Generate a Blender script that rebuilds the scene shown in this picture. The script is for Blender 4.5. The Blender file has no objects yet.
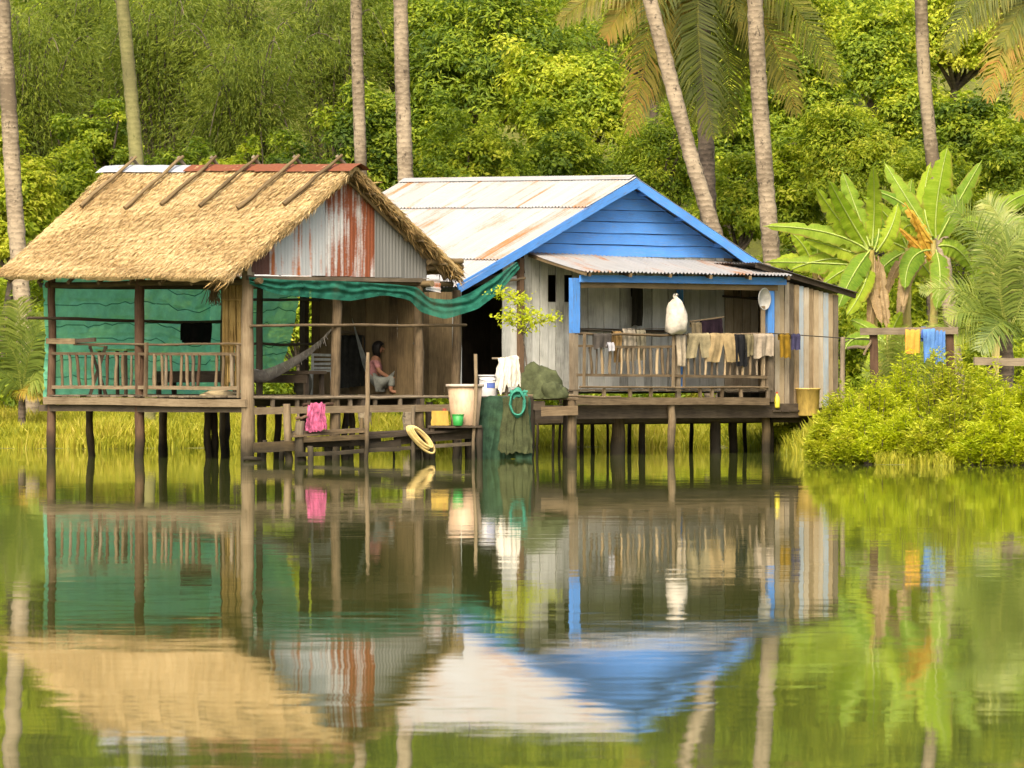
import bpy, math, random
import numpy as np
from mathutils import Vector

random.seed(7)
RNG = np.random.default_rng(7)
scene = bpy.context.scene
COL = scene.collection

# ------------------------------------------------------------------ camera, sky, sun, exposure
F, CX, YH, CH = 5130.0, 512.0, 373.5, 1.5      # focal length in px, horizon row, eye height (m)
cam_d = bpy.data.cameras.new("camera"); cam = bpy.data.objects.new("camera", cam_d); COL.objects.link(cam)
cam.location = (0, 0, CH); cam.rotation_euler = (math.radians(90), 0, 0)
cam_d.sensor_width = 36; cam_d.lens = F / 1024 * 36
cam_d.shift_y = -(384 - YH) / 1024
cam_d.clip_start = 0.5; cam_d.clip_end = 2000
scene.camera = cam
cam_d.dof.use_dof = True; cam_d.dof.focus_distance = 91.5; cam_d.dof.aperture_fstop = 11.0

SUN_POS = Vector((-0.16, -0.74, 0.80)).normalized()
world = bpy.data.worlds.new("World"); scene.world = world; world.use_nodes = True
wn = world.node_tree.nodes; wl = world.node_tree.links
sky = wn.new("ShaderNodeTexSky"); sky.sky_type = 'NISHITA'; sky.sun_disc = False
sky.sun_elevation = math.asin(SUN_POS.z); sky.sun_rotation = math.atan2(SUN_POS.x, SUN_POS.y)
sky.air_density = 1.0; sky.dust_density = 6.0; sky.ozone_density = 0.4
wl.new(sky.outputs[0], wn["Background"].inputs[0]); wn["Background"].inputs[1].default_value = 0.15
sun_d = bpy.data.lights.new("sun", 'SUN'); sun = bpy.data.objects.new("sun", sun_d); COL.objects.link(sun)
sun_d.energy = 1.5; sun_d.angle = math.radians(28); sun_d.color = (1.0, 0.94, 0.82)
sun.rotation_euler = (-SUN_POS).to_track_quat('-Z', 'Y').to_euler(); sun.location = (0, 40, 40)

vs = scene.view_settings
vs.view_transform = 'Standard'; vs.look = 'None'; vs.gamma = 1; vs.use_curve_mapping = False
vs.exposure = 1.18
vs.use_white_balance = True; vs.white_balance_temperature = 6950

# ------------------------------------------------------------------ pixel helpers
def V(*a): return np.array(a, float)
def P(px, py, Y): return V((px - CX) * Y / F, Y, CH - (py - YH) * Y / F)
class Frame:
    """plan frame of a building: a runs back-left, b runs back-right"""
    def __init__(s, px, Y, deg):
        t = math.radians(deg)
        s.O = V((px - CX) * Y / F, Y, 0); s.u = V(-math.cos(t), math.sin(t), 0); s.v = V(math.sin(t), math.cos(t), 0)
    def p(s, a, b, z): return s.O + a * s.u + b * s.v + V(0, 0, z)
    def au(s, px, b=0):
        k = (px - CX) / F; q = s.O + b * s.v
        return (k * q[1] - q[0]) / (s.u[0] - k * s.u[1])
    def bv(s, px, a=0):
        k = (px - CX) / F; q = s.O + a * s.u
        return (k * q[1] - q[0]) / (s.v[0] - k * s.v[1])
    def z(s, py, a, b): return CH - (py - YH) * (s.O + a * s.u + b * s.v)[1] / F
    def U(s, px, py, b=0): a = s.au(px, b); return s.p(a, b, s.z(py, a, b))     # pixel -> point on plane b
    def W(s, px, py, a=0): b = s.bv(px, a); return s.p(a, b, s.z(py, a, b))     # pixel -> point on plane a

# ------------------------------------------------------------------ mesh helpers
ORG = {}
def worg(o): return ORG.get(o.name, np.zeros(3)) if o else np.zeros(3)
def mesh_raw(name, verts, loops, starts, uv=None, rnd=None, smooth=False):
    me = bpy.data.meshes.new(name)
    verts = np.asarray(verts, np.float32); loops = np.asarray(loops, np.int32); starts = np.asarray(starts, np.int32)
    me.vertices.add(len(verts)); me.vertices.foreach_set("co", verts.ravel())
    me.loops.add(len(loops)); me.loops.foreach_set("vertex_index", loops)
    me.polygons.add(len(starts)); me.polygons.foreach_set("loop_start", starts)
    me.update(calc_edges=True); me.validate()
    if uv is not None:
        l = me.uv_layers.new(name="UVMap"); l.data.foreach_set("uv", np.asarray(uv, np.float32).ravel())
    if rnd is not None:
        at = me.attributes.new("rnd", 'FLOAT', 'FACE'); at.data.foreach_set("value", np.asarray(rnd, np.float32))
    me.polygons.foreach_set("use_smooth", np.full(len(me.polygons), bool(smooth)))
    return me
class MB:
    def __init__(s): s.v = []; s.f = []; s.uv = []
    def add(s, verts, faces, uvs):
        o = len(s.v); s.v += [tuple(x) for x in verts]
        s.f += [tuple(i + o for i in f) for f in faces]; s.uv += uvs
        return s
    def grid(s, pts, wrap=False, uvs=None):
        """pts[i][j]; quads between"""
        pts = np.asarray(pts); n, m = pts.shape[:2]
        verts = pts.reshape(-1, 3); faces = []; uv = []
        if uvs is None:
            du = np.concatenate([[0], np.cumsum(np.linalg.norm(np.diff(pts[:, 0], axis=0), axis=1))])
            dv = np.concatenate([[0], np.cumsum(np.linalg.norm(np.diff(pts[0], axis=0), axis=1))])
        for i in range(n - 1):
            for j in range(m if wrap else m - 1):
                k = (j + 1) % m
                faces.append((i * m + j, (i + 1) * m + j, (i + 1) * m + k, i * m + k))
                if uvs is None:
                    vk = dv[k] if k > j else dv[j] + 0.02
                    uv += [(du[i], dv[j]), (du[i + 1], dv[j]), (du[i + 1], vk), (du[i], vk)]
                else:
                    uv += [uvs[i][j], uvs[i + 1][j], uvs[i + 1][k], uvs[i][k]]
        return s.add(verts, faces, uv)
    def cap(s, ring):
        n = len(ring); return s.add(ring, [tuple(range(n))], [(0.0, 0.01 * i) for i in range(n)])
    def mesh(s, name, smooth=False, origin=(0, 0, 0)):
        loops = [i for f in s.f for i in f]; starts = np.concatenate([[0], np.cumsum([len(f) for f in s.f])[:-1]])
        return mesh_raw(name, np.array(s.v) - np.array(origin), loops, starts, s.uv, None, smooth)
    def obj(s, name, mat, parent=None, smooth=False, base=False):
        v = np.array(s.v); c = (v.min(0) + v.max(0)) / 2
        if base: c[2] = v[:, 2].min()
        return link(name, s.mesh(name, smooth, c), mat, parent, c)
def link(name, me, mat, parent, origin):
    o = bpy.data.objects.new(name, me); COL.objects.link(o)
    if mat is not None:
        me.materials.clear(); me.materials.append(mat)
    if parent is not None: o.parent = parent
    o.location = Vector(np.asarray(origin, float) - worg(parent)); ORG[o.name] = np.asarray(origin, float)
    return o
def tag(o, label, cat, group=None):
    o["label"] = label; o["category"] = cat
    if group: o["group"] = group
    return o
def thing(name, label, cat, loc, group=None):
    o = bpy.data.objects.new(name, None); COL.objects.link(o); o.location = Vector(loc); o.empty_display_size = 0.2
    ORG[o.name] = np.asarray(loc, float); return tag(o, label, cat, group)
def kind(o, k): o["kind"] = k; return o
def nrm(v): v = np.asarray(v, float); return v / (np.linalg.norm(v) + 1e-9)
def jit(a): return RNG.normal(0, a, 3)

def beam(mb, p0, p1, side, w, h, seg=3, j=0.004):
    """rough sawn board from p0 to p1, w wide along side, h thick"""
    p0 = np.asarray(p0, float); p1 = np.asarray(p1, float); ax = nrm(p1 - p0)
    s = np.asarray(side, float); s = nrm(s - ax * np.dot(s, ax)); n = np.cross(ax, s)
    rings = []
    for i in range(seg + 1):
        c = p0 + (p1 - p0) * i / seg + (s + n) * RNG.normal(0, j)
        ww = w * (1 + RNG.normal(0, .03)); rings.append([c - s * ww / 2 - n * h / 2, c + s * ww / 2 - n * h / 2, c + s * ww / 2 + n * h / 2, c - s * ww / 2 + n * h / 2])
    mb.grid(rings, wrap=True); mb.cap(rings[0][::-1]); mb.cap(rings[-1]); return mb
def log(mb, p0, p1, r0, r1=None, seg=6, sides=9, bend=0.01, rough=0.05):
    p0 = np.asarray(p0, float); p1 = np.asarray(p1, float); r1 = r0 if r1 is None else r1
    ax = nrm(p1 - p0); s = nrm(np.cross(ax, V(.3, .9, .1))); n = np.cross(ax, s); rings = []; off = np.zeros(3)
    for i in range(seg + 1):
        t = i / seg; c = p0 + (p1 - p0) * t
        if 0 < i < seg: off = off * .6 + s * RNG.normal(0, bend) + n * RNG.normal(0, bend)
        r = (r0 + (r1 - r0) * t) * (1 + RNG.normal(0, rough))
        rings.append([c + off * (0 < i < seg) + (s * math.cos(2 * math.pi * k / sides) + n * math.sin(2 * math.pi * k / sides)) * r * (1 + RNG.normal(0, rough * .6)) for k in range(sides)])
    mb.grid(rings, wrap=True); mb.cap(rings[0][::-1]); mb.cap(rings[-1]); return mb
def tube(mb, pts, r, sides=6, caps=True):
    pts = [np.asarray(p, float) for p in pts]; rs = r if hasattr(r, '__len__') else [r] * len(pts); rings = []
    ref = V(.12, .98, .13)
    for i, p in enumerate(pts):
        ax = nrm(pts[min(i + 1, len(pts) - 1)] - pts[max(i - 1, 0)])
        if abs(np.dot(ax, ref)) > .95: ref = V(.9, .1, .3)
        s = nrm(np.cross(ax, ref)); n = np.cross(ax, s)
        rings.append([p + (s * math.cos(2 * math.pi * k / sides) + n * math.sin(2 * math.pi * k / sides)) * rs[i] for k in range(sides)])
    mb.grid(rings, wrap=True)
    if caps: mb.cap(rings[0][::-1]); mb.cap(rings[-1])
    return mb
def lathe(mb, c, prof, n=22, sx=1, sy=1, wob=0):
    rings = []
    for r, z in prof:
        rings.append([V(c[0] + math.cos(2 * math.pi * k / n) * r * sx * (1 + RNG.normal(0, wob)), c[1] + math.sin(2 * math.pi * k / n) * r * sy * (1 + RNG.normal(0, wob)), c[2] + z) for k in range(n)])
    return mb.grid(rings, wrap=True)
def bez(p0, p1, p2, n):
    t = np.linspace(0, 1, n)[:, None]; return (1 - t) ** 2 * np.asarray(p0) + 2 * t * (1 - t) * np.asarray(p1) + t ** 2 * np.asarray(p2)
def vnoise(x, seed=0):
    """cheap smooth 1-D noise"""
    r = np.random.default_rng(seed); ph = r.uniform(0, 6.28, 5); fr = r.uniform(.5, 1.4, 5) * np.array([1, 2, 3.3, 5.1, 8])
    return sum(np.sin(x * fr[i] + ph[i]) / (i + 1.3) for i in range(5)) / 1.6
B_ = lambda name, mat, parent, p0, p1, side, w, h, **k: beam(MB(), p0, p1, side, w, h, **k).obj(name, mat, parent)
L_ = lambda name, mat, parent, p0, p1, r0, r1=None, **k: log(MB(), p0, p1, r0, r1, **k).obj(name, mat, parent, smooth=True)

# ------------------------------------------------------------------ materials
def newmat(name):
    m = bpy.data.materials.new(name); m.use_nodes = True; nt = m.node_tree
    return m, nt.nodes, nt.links, nt.nodes["Principled BSDF"]
def ramp(ns, stops):
    r = ns.new("ShaderNodeValToRGB"); e = r.color_ramp.elements
    while len(e) < len(stops): e.new(0.5)
    for i, (p, c) in enumerate(stops): e[i].position = p; e[i].color = (*c, 1)
    return r
def mixc(ns, ls, fac, a, b, mode='MIX'):
    m = ns.new("ShaderNodeMix"); m.data_type = 'RGBA'; m.blend_type = mode
    for sock, val in ((m.inputs[0], fac), (m.inputs[6], a), (m.inputs[7], b)):
        if isinstance(val, (int, float)): sock.default_value = val
        elif isinstance(val, tuple): sock.default_value = (*val, 1)
        else: ls.new(val, sock)
    return m.outputs[2]
def mth(ns, ls, op, a, b=0.0):
    m = ns.new("ShaderNodeMath"); m.operation = op
    for s, v in ((m.inputs[0], a), (m.inputs[1], b)):
        if isinstance(v, (int, float)): s.default_value = v
        else: ls.new(v, s)
    return m.outputs[0]
def noise(ns, ls, vec, scale, detail=3, rough=.6, dim='3D', w=None):
    n = ns.new("ShaderNodeTexNoise"); n.noise_dimensions = '4D' if w is not None else dim
    n.inputs["Scale"].default_value = scale; n.inputs["Detail"].default_value = detail; n.inputs["Roughness"].default_value = rough
    if vec is not None: ls.new(vec, n.inputs["Vector"])
    if w is not None: ls.new(w, n.inputs["W"])
    return n
def mapping(ns, ls, vec, sc):
    m = ns.new("ShaderNodeMapping"); m.inputs["Scale"].default_value = sc; ls.new(vec, m.inputs["Vector"]); return m.outputs[0]
def bump(ns, ls, bs, h, strength=.4, dist=.01):
    b = ns.new("ShaderNodeBump"); b.inputs["Strength"].default_value = strength; b.inputs["Distance"].default_value = dist
    ls.new(h, b.inputs["Height"]); ls.new(b.outputs[0], bs.inputs["Normal"])
def wood(name, dark, mid, light, rough=.85, wet=False, paint=None, wear=.35):
    """weathered timber; grain follows the board's length (UV x); each piece has its own tone"""
    m, ns, ls, bs = newmat(name)
    uv = ns.new("ShaderNodeUVMap"); oi = ns.new("ShaderNodeObjectInfo"); geo = ns.new("ShaderNodeNewGeometry")
    w = mth(ns, ls, 'MULTIPLY', oi.outputs["Random"], 37)
    g = noise(ns, ls, mapping(ns, ls, uv.outputs[0], (1.6, 26, 1)), 2.2, 5, .65, w=w)
    blot = noise(ns, ls, geo.outputs["Position"], 2.6, 3, .6, w=w)
    f = mth(ns, ls, 'ADD', mth(ns, ls, 'MULTIPLY', g.outputs[0], .6), mth(ns, ls, 'MULTIPLY', blot.outputs[0], .5))
    f = mth(ns, ls, 'ADD', f, mth(ns, ls, 'MULTIPLY', mth(ns, ls, 'SUBTRACT', oi.outputs["Random"], .5), .26))
    c = ramp(ns, [(.3, dark), (.52, mid), (.75, light)]); ls.new(f, c.inputs[0]); col = c.outputs[0]
    if paint:
        worn = ramp(ns, [(wear - .06, (0, 0, 0)), (wear + .06, (1, 1, 1))])
        ls.new(g.outputs[0], worn.inputs[0]); sep = ns.new("ShaderNodeRGBToBW"); ls.new(worn.outputs[0], sep.inputs[0])
        pv = mixc(ns, ls, f, tuple(x * .55 for x in paint), tuple(min(1, x * 1.4) for x in paint))
        col = mixc(ns, ls, sep.outputs[0], col, pv)
    # water stain near the lake surface
    sx = ns.new("ShaderNodeSeparateXYZ"); ls.new(geo.outputs["Position"], sx.inputs[0])
    st = ns.new("ShaderNodeMapRange"); st.inputs[1].default_value = .12; st.inputs[2].default_value = .5; st.inputs[3].default_value = .93; st.inputs[4].default_value = 0
    ls.new(mth(ns, ls, 'ADD', sx.outputs[2], mth(ns, ls, 'MULTIPLY', mth(ns, ls, 'SUBTRACT', blot.outputs[0], .5), .5)), st.inputs[0])
    col = mixc(ns, ls, st.outputs[0], col, (.022, .019, .012))
    ls.new(col, bs.inputs["Base Color"]); bs.inputs["Roughness"].default_value = rough; bs.inputs["Specular IOR Level"].default_value = .25
    bump(ns, ls, bs, g.outputs[0], .5, .012); return m
def zinc(name, amount, base=(.62, .64, .64), sc=(5.5, .55), rustc=((.20, .045, .012), (.42, .14, .035)), ori=None):
    """galvanised sheet: rust runs down the corrugations (UV y = down the sheet, UV x = across)"""
    m, ns, ls, bs = newmat(name)
    uv = ns.new("ShaderNodeUVMap"); oi = ns.new("ShaderNodeObjectInfo"); w = mth(ns, ls, 'MULTIPLY', oi.outputs["Random"], 53)
    st = noise(ns, ls, mapping(ns, ls, uv.outputs[0], (sc[0], sc[1], 1)), 1.0, 5, .62, w=w)
    bl = noise(ns, ls, uv.outputs[0], .9, 4, .6, w=w); fine = noise(ns, ls, uv.outputs[0], 26, 3, .7)
    f = mth(ns, ls, 'ADD', mth(ns, ls, 'MULTIPLY', st.outputs[0], .7), mth(ns, ls, 'MULTIPLY', bl.outputs[0], .4))
    f = mth(ns, ls, 'ADD', f, mth(ns, ls, 'MULTIPLY', mth(ns, ls, 'SUBTRACT', fine.outputs[0], .5), .12))
    f = mth(ns, ls, 'ADD', f, mth(ns, ls, 'MULTIPLY', mth(ns, ls, 'SUBTRACT', oi.outputs["Random"], .5), .10))
    lo = .70 - amount * .45
    mk = ramp(ns, [(lo, (0, 0, 0)), (lo + .12, (1, 1, 1))]); ls.new(f, mk.inputs[0])
    bw = ns.new("ShaderNodeRGBToBW"); ls.new(mk.outputs[0], bw.inputs[0])
    zc = mixc(ns, ls, st.outputs[0], tuple(x * .55 for x in base), tuple(min(.9, x * 1.35) for x in base))
    rc = mixc(ns, ls, fine.outputs[0], rustc[0], rustc[1])
    ls.new(mixc(ns, ls, bw.outputs[0], zc, rc), bs.inputs["Base Color"])
    mt = mth(ns, ls, 'MULTIPLY', mth(ns, ls, 'SUBTRACT', 1.0, bw.outputs[0]), .12); ls.new(mt, bs.inputs["Metallic"])
    rr = mth(ns, ls, 'ADD', mth(ns, ls, 'MULTIPLY', bw.outputs[0], .35), .5); ls.new(rr, bs.inputs["Roughness"])
    bump(ns, ls, bs, fine.outputs[0], .15, .004); return m
def cloth(name, col, var=.35, trans=0.0, alpha=1.0, rough=.9, weave=60, tint=None):
    m, ns, ls, bs = newmat(name); geo = ns.new("ShaderNodeNewGeometry")
    n = noise(ns, ls, geo.outputs["Position"], 7, 4, .6); n2 = noise(ns, ls, geo.outputs["Position"], weave, 2, .5)
    f = mth(ns, ls, 'ADD', mth(ns, ls, 'MULTIPLY', n.outputs[0], .75), mth(ns, ls, 'MULTIPLY', n2.outputs[0], .25))
    r = ramp(ns, [(.3, tuple(x * (1 - var) for x in col)), (.7, tuple(min(1, x * (1 + var)) for x in col))]); ls.new(f, r.inputs[0])
    ls.new(r.outputs[0], bs.inputs["Base Color"]); bs.inputs["Roughness"].default_value = rough; bs.inputs["Specular IOR Level"].default_value = .15
    bump(ns, ls, bs, n2.outputs[0], .3, .004)
    out = ns["Material Output"]; sh = bs.outputs[0]
    if trans:
        t = ns.new("ShaderNodeBsdfTranslucent"); ls.new(r.outputs[0], t.inputs[0]); mx = ns.new("ShaderNodeMixShader"); mx.inputs[0].default_value = trans
        ls.new(sh, mx.inputs[1]); ls.new(t.outputs[0], mx.inputs[2]); sh = mx.outputs[0]
    if alpha < 1:
        t = ns.new("ShaderNodeBsdfTransparent"); mx = ns.new("ShaderNodeMixShader")
        if tint: t.inputs[0].default_value = (*tint, 1)
        ls.new(mth(ns, ls, 'MULTIPLY', n2.outputs[0], (1 - alpha) * 2), mx.inputs[0])
        ls.new(sh, mx.inputs[1]); ls.new(t.outputs[0], mx.inputs[2]); sh = mx.outputs[0]
    ls.new(sh, out.inputs[0]); return m
def plastic(name, col, rough=.45, dirt=.35):
    m, ns, ls, bs = newmat(name); geo = ns.new("ShaderNodeNewGeometry")
    n = noise(ns, ls, mapping(ns, ls, geo.outputs["Position"], (6, 6, 2)), 2.2, 5, .65)
    r = ramp(ns, [(.42, col), (.75, tuple(x * (1 - dirt) * .9 for x in col))]); ls.new(n.outputs[0], r.inputs[0])
    ls.new(r.outputs[0], bs.inputs["Base Color"]); bs.inputs["Roughness"].default_value = rough; return m
def leafmat(name, cols, trans=.35, rough=.55, spec=.35):
    """cols: dark..light foliage tones picked per leaf by the face attribute rnd"""
    m, ns, ls, bs = newmat(name); at = ns.new("ShaderNodeAttribute"); at.attribute_name = "rnd"
    k = len(cols); r = ramp(ns, [(i / (k - 1), c) for i, c in enumerate(cols)]); ls.new(at.outputs["Fac"], r.inputs[0])
    ls.new(r.outputs[0], bs.inputs["Base Color"]); bs.inputs["Roughness"].default_value = rough; bs.inputs["Specular IOR Level"].default_value = spec
    t = ns.new("ShaderNodeBsdfTranslucent"); ls.new(mixc(ns, ls, 1.0, r.outputs[0], (1.0, 1.0, .55), 'MULTIPLY'), t.inputs[0])
    mx = ns.new("ShaderNodeMixShader"); mx.inputs[0].default_value = trans
    ls.new(bs.outputs[0], mx.inputs[1]); ls.new(t.outputs[0], mx.inputs[2]); ls.new(mx.outputs[0], ns["Material Output"].inputs[0]); return m
def bark(name, dark, light, ring=9.0, moss=None):
    m, ns, ls, bs = newmat(name); geo = ns.new("ShaderNodeNewGeometry"); sx = ns.new("ShaderNodeSeparateXYZ"); ls.new(geo.outputs["Position"], sx.inputs[0])
    n = noise(ns, ls, mapping(ns, ls, geo.outputs["Position"], (4, 4, 9)), 2, 5, .65); n2 = noise(ns, ls, geo.outputs["Position"], 1.1, 3, .5)
    z = mth(ns, ls, 'ADD', mth(ns, ls, 'MULTIPLY', sx.outputs[2], ring), mth(ns, ls, 'MULTIPLY', n.outputs[0], 1.6))
    s = mth(ns, ls, 'ADD', mth(ns, ls, 'MULTIPLY', mth(ns, ls, 'SINE', mth(ns, ls, 'MULTIPLY', z, 6.283)), .06), mth(ns, ls, 'ADD', mth(ns, ls, 'MULTIPLY', n.outputs[0], .8), mth(ns, ls, 'MULTIPLY', mth(ns, ls, 'SUBTRACT', n2.outputs[0], .5), .9)))
    r = ramp(ns, [(.25, dark), (.62, light)]); ls.new(s, r.inputs[0]); col = r.outputs[0]
    sc = noise(ns, ls, mapping(ns, ls, geo.outputs["Position"], (5, 5, 3.2)), 1.6, 4, .7); sm = ramp(ns, [(.58, (0, 0, 0)), (.66, (1, 1, 1))]); ls.new(sc.outputs[0], sm.inputs[0]); col = mixc(ns, ls, sm.outputs[0], col, tuple(x * .45 for x in dark))
    if moss: col = mixc(ns, ls, mth(ns, ls, 'MULTIPLY', n2.outputs[0], .9), col, moss)
    ls.new(col, bs.inputs["Base Color"]); bs.inputs["Roughness"].default_value = .9; bump(ns, ls, bs, s, .35, .015); return m

M = {}
M['tan'] = wood('wood_tan', (0.044, 0.031, 0.017), (0.137, 0.100, 0.058), (0.244, 0.189, 0.118))
M['grey'] = wood('wood_grey', (0.046, 0.036, 0.025), (0.122, 0.097, 0.065), (0.228, 0.186, 0.129))
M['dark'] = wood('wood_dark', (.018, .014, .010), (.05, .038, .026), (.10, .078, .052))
M['red'] = wood('wood_red', (0.031, 0.018, 0.010), (0.078, 0.044, 0.026), (0.146, 0.094, 0.057))
M['brown'] = wood('wood_brown', (0.040, 0.028, 0.014), (0.112, 0.080, 0.040), (0.192, 0.140, 0.072))
M['wallgrey'] = wood('wall_grey_planks', (.20, .205, .185), (.42, .435, .405), (.58, .60, .565))
M['walltan'] = wood('wall_tan_planks', (0.093, 0.064, 0.034), (0.264, 0.196, 0.111), (0.408, 0.327, 0.208))
M['wallpale'] = wood('wall_pale_planks', (0.187, 0.148, 0.101), (0.359, 0.304, 0.218), (0.468, 0.421, 0.335))
M['wallblue'] = wood('wall_faded_blue_planks', (.25, .25, .22), (.45, .42, .36), (.55, .5, .42), paint=(.30, .37, .42), wear=.46)
M['blue'] = wood('blue_paint', (.07, .11, .2), (.16, .24, .40), (.26, .34, .48), rough=.65, paint=(.07, .235, .60), wear=.40)
M['zinc'] = zinc('zinc_roof', .30, (.36, .365, .36), sc=(5.5, .30), rustc=((.22, .085, .028), (.36, .19, .085)))
M['zinc2'] = zinc('zinc_roof_rusty', .43, (.35, .35, .335), sc=(5.5, .26), rustc=((.20, .075, .025), (.35, .18, .075)))
M['zincporch'] = zinc('zinc_porch', .32, (.32, .322, .315), sc=(4.5, .5), rustc=((.17, .065, .025), (.32, .17, .08)))
M['gab_white'] = zinc('gable_zinc_white', .33, (.44, .46, .465), sc=(9, .5))
M['gab_rust'] = zinc('gable_zinc_rust', .62, (.55, .56, .55), sc=(8.0, .42), rustc=((.13, .028, .010), (.26, .075, .025)))
M['gab_grey'] = zinc('gable_zinc_grey', .16, (.19, .19, .178), sc=(10, .5), rustc=((.10, .075, .055), (.16, .13, .10)))
M['gab_brown'] = zinc('gable_zinc_brown', .95, (.3, .26, .25), sc=(10, .5), rustc=((.07, .03, .022), (.14, .06, .042)))
M['cap_zinc'] = zinc('ridge_zinc', .06, (.40, .43, .46))
M['cap_rust'] = zinc('ridge_rust', .85, (.5, .45, .4), rustc=((.10, .024, .010), (.24, .075, .024)))
M['darkzinc'] = zinc('lean_to_zinc', .5, (.12, .12, .115), rustc=((.05, .03, .02), (.09, .055, .04)))
M['tarp'] = cloth('green_tarp', (.28, .93, .58), .2, trans=.55, alpha=.82, tint=(.62, 1.0, .82))
M['net'] = cloth('green_net', (.018, .14, .095), .45, trans=.25, alpha=.85)
M['netdark'] = cloth('dark_fishing_net', (.03, .07, .042), .6, alpha=.95, weave=90)
M['netolive'] = cloth('olive_fishing_net', (.055, .065, .03), .55, weave=90)
M['tarpcord'] = cloth('tarp_cord', (.05, .30, .18), .3)
M['rope'] = cloth('yellow_rope', (.62, .47, .20), .3)
M['cord'] = cloth('dark_cord', (.05, .045, .035), .3)
M['mat'] = wood('straw_mat', (.12, .075, .02), (.32, .22, .075), (.50, .37, .15))
M['hammock'] = cloth('grey_hammock', (.22, .21, .19), .5, alpha=.8, weave=80)
M['hammock2'] = cloth('pale_hammock', (.20, .22, .20), .5, alpha=.85, weave=80)
M['skin'] = cloth('skin', (.24, .12, .07), .1, rough=.6); M['hair'] = cloth('black_hair', (.008, .007, .006), .3, rough=.5)
M['trunk'] = bark('palm_bark', (.13, .10, .065), (.36, .295, .205)); M['trunk_g'] = bark('palm_bark_green', (.10, .09, .04), (.26, .23, .11), moss=(.17, .18, .05))
M['trunk_d'] = bark('palm_bark_dark', (.06, .045, .035), (.22, .17, .13)); M['bark'] = bark('tree_bark', (.05, .04, .03), (.18, .14, .10), 2)
M['lime'] = leafmat('leaf_lime', [(.20, .28, .010), (.35, .44, .015), (.50, .56, .025), (.60, .62, .05)], .5)
M['mid'] = leafmat('leaf_mid', [(.085, .15, .012), (.18, .28, .018), (.30, .40, .025), (.44, .50, .04)], .5)
M['olive'] = leafmat('leaf_olive', [(.12, .16, .012), (.23, .29, .018), (.36, .40, .025), (.47, .47, .04)], .5)
M['deep'] = leafmat('leaf_deep', [(.04, .085, .012), (.095, .17, .018), (.18, .27, .025), (.32, .40, .04)], .45)
M['bamboo'] = leafmat('leaf_bamboo', [(.08, .13, .02), (.14, .20, .025), (.22, .28, .035), (.34, .38, .055)], .5)
M['yellow'] = leafmat('leaf_yellow', [(.17, .24, .012), (.30, .38, .018), (.45, .49, .03), (.56, .54, .06)], .45)
M['frond'] = leafmat('palm_frond', [(.06, .085, .012), (.12, .15, .02), (.21, .22, .03), (.38, .32, .05)], .4, .5, .3)
M['frondold'] = leafmat('palm_frond_old', [(.12, .13, .02), (.24, .22, .03), (.38, .30, .05), (.44, .20, .05)], .4, .5, .3)
M['youngfrond'] = leafmat('young_palm_frond', [(.07, .12, .02), (.14, .20, .03), (.22, .28, .05), (.36, .38, .09)], .35, .45, .5)
M['forest'] = leafmat('leaf_forest', [(.065, .125, .018), (.14, .225, .022), (.25, .35, .028), (.39, .48, .035), (.54, .59, .05), (.64, .64, .09)], .5)
M['grass'] = leafmat('grass_blades', [(.20, .24, .02), (.34, .36, .03), (.48, .46, .05), (.58, .49, .10)], .45)
M['straw'] = leafmat('thatch_straw', [(.28, .185, .085), (.46, .33, .155), (.58, .44, .225), (.66, .53, .31)], .1, .8, .2)
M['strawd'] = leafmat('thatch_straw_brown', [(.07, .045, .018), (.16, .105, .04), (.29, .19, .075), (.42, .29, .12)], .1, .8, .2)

def banana_mat(name, c1, c2, trans=.4):
    m, ns, ls, bs = newmat(name); uv = ns.new("ShaderNodeUVMap"); oi = ns.new("ShaderNodeObjectInfo")
    w = mth(ns, ls, 'MULTIPLY', oi.outputs["Random"], 31)
    n = noise(ns, ls, mapping(ns, ls, uv.outputs[0], (14, 1.2, 1)), 3, 3, .5, w=w); b = noise(ns, ls, uv.outputs[0], 2.2, 3, .6, w=w)
    f = mth(ns, ls, 'ADD', mth(ns, ls, 'MULTIPLY', n.outputs[0], .5), mth(ns, ls, 'MULTIPLY', b.outputs[0], .5))
    f = mth(ns, ls, 'ADD', f, mth(ns, ls, 'MULTIPLY', mth(ns, ls, 'SUBTRACT', oi.outputs["Random"], .5), .3))
    r0 = ramp(ns, [(.3, c1), (.7, c2)]); ls.new(f, r0.inputs[0]); sp = ns.new("ShaderNodeSeparateXYZ"); ls.new(uv.outputs[0], sp.inputs[0])
    ed = ns.new("ShaderNodeMapRange"); ed.inputs[1].default_value = .62; ed.inputs[2].default_value = .80; ls.new(mth(ns, ls, 'ADD', mth(ns, ls, 'ABSOLUTE', sp.outputs[1]), mth(ns, ls, 'MULTIPLY', b.outputs[0], .42)), ed.inputs[0])
    class _R: pass
    r = _R(); r.outputs = [mixc(ns, ls, ed.outputs[0], r0.outputs[0], (.30, .19, .06))]; ls.new(r.outputs[0], bs.inputs["Base Color"])
    bs.inputs["Roughness"].default_value = .6; bs.inputs["Specular IOR Level"].default_value = .2; bump(ns, ls, bs, n.outputs[0], .4, .012)
    t = ns.new("ShaderNodeBsdfTranslucent"); ls.new(r.outputs[0], t.inputs[0]); mx = ns.new("ShaderNodeMixShader"); mx.inputs[0].default_value = trans
    ls.new(bs.outputs[0], mx.inputs[1]); ls.new(t.outputs[0], mx.inputs[2]); ls.new(mx.outputs[0], ns["Material Output"].inputs[0]); return m
M['ban'] = banana_mat('banana_leaf', (.12, .235, .02), (.29, .41, .04), .45); M['banlight'] = banana_mat('banana_leaf_light', (.22, .35, .018), (.42, .52, .045), .5)
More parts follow.
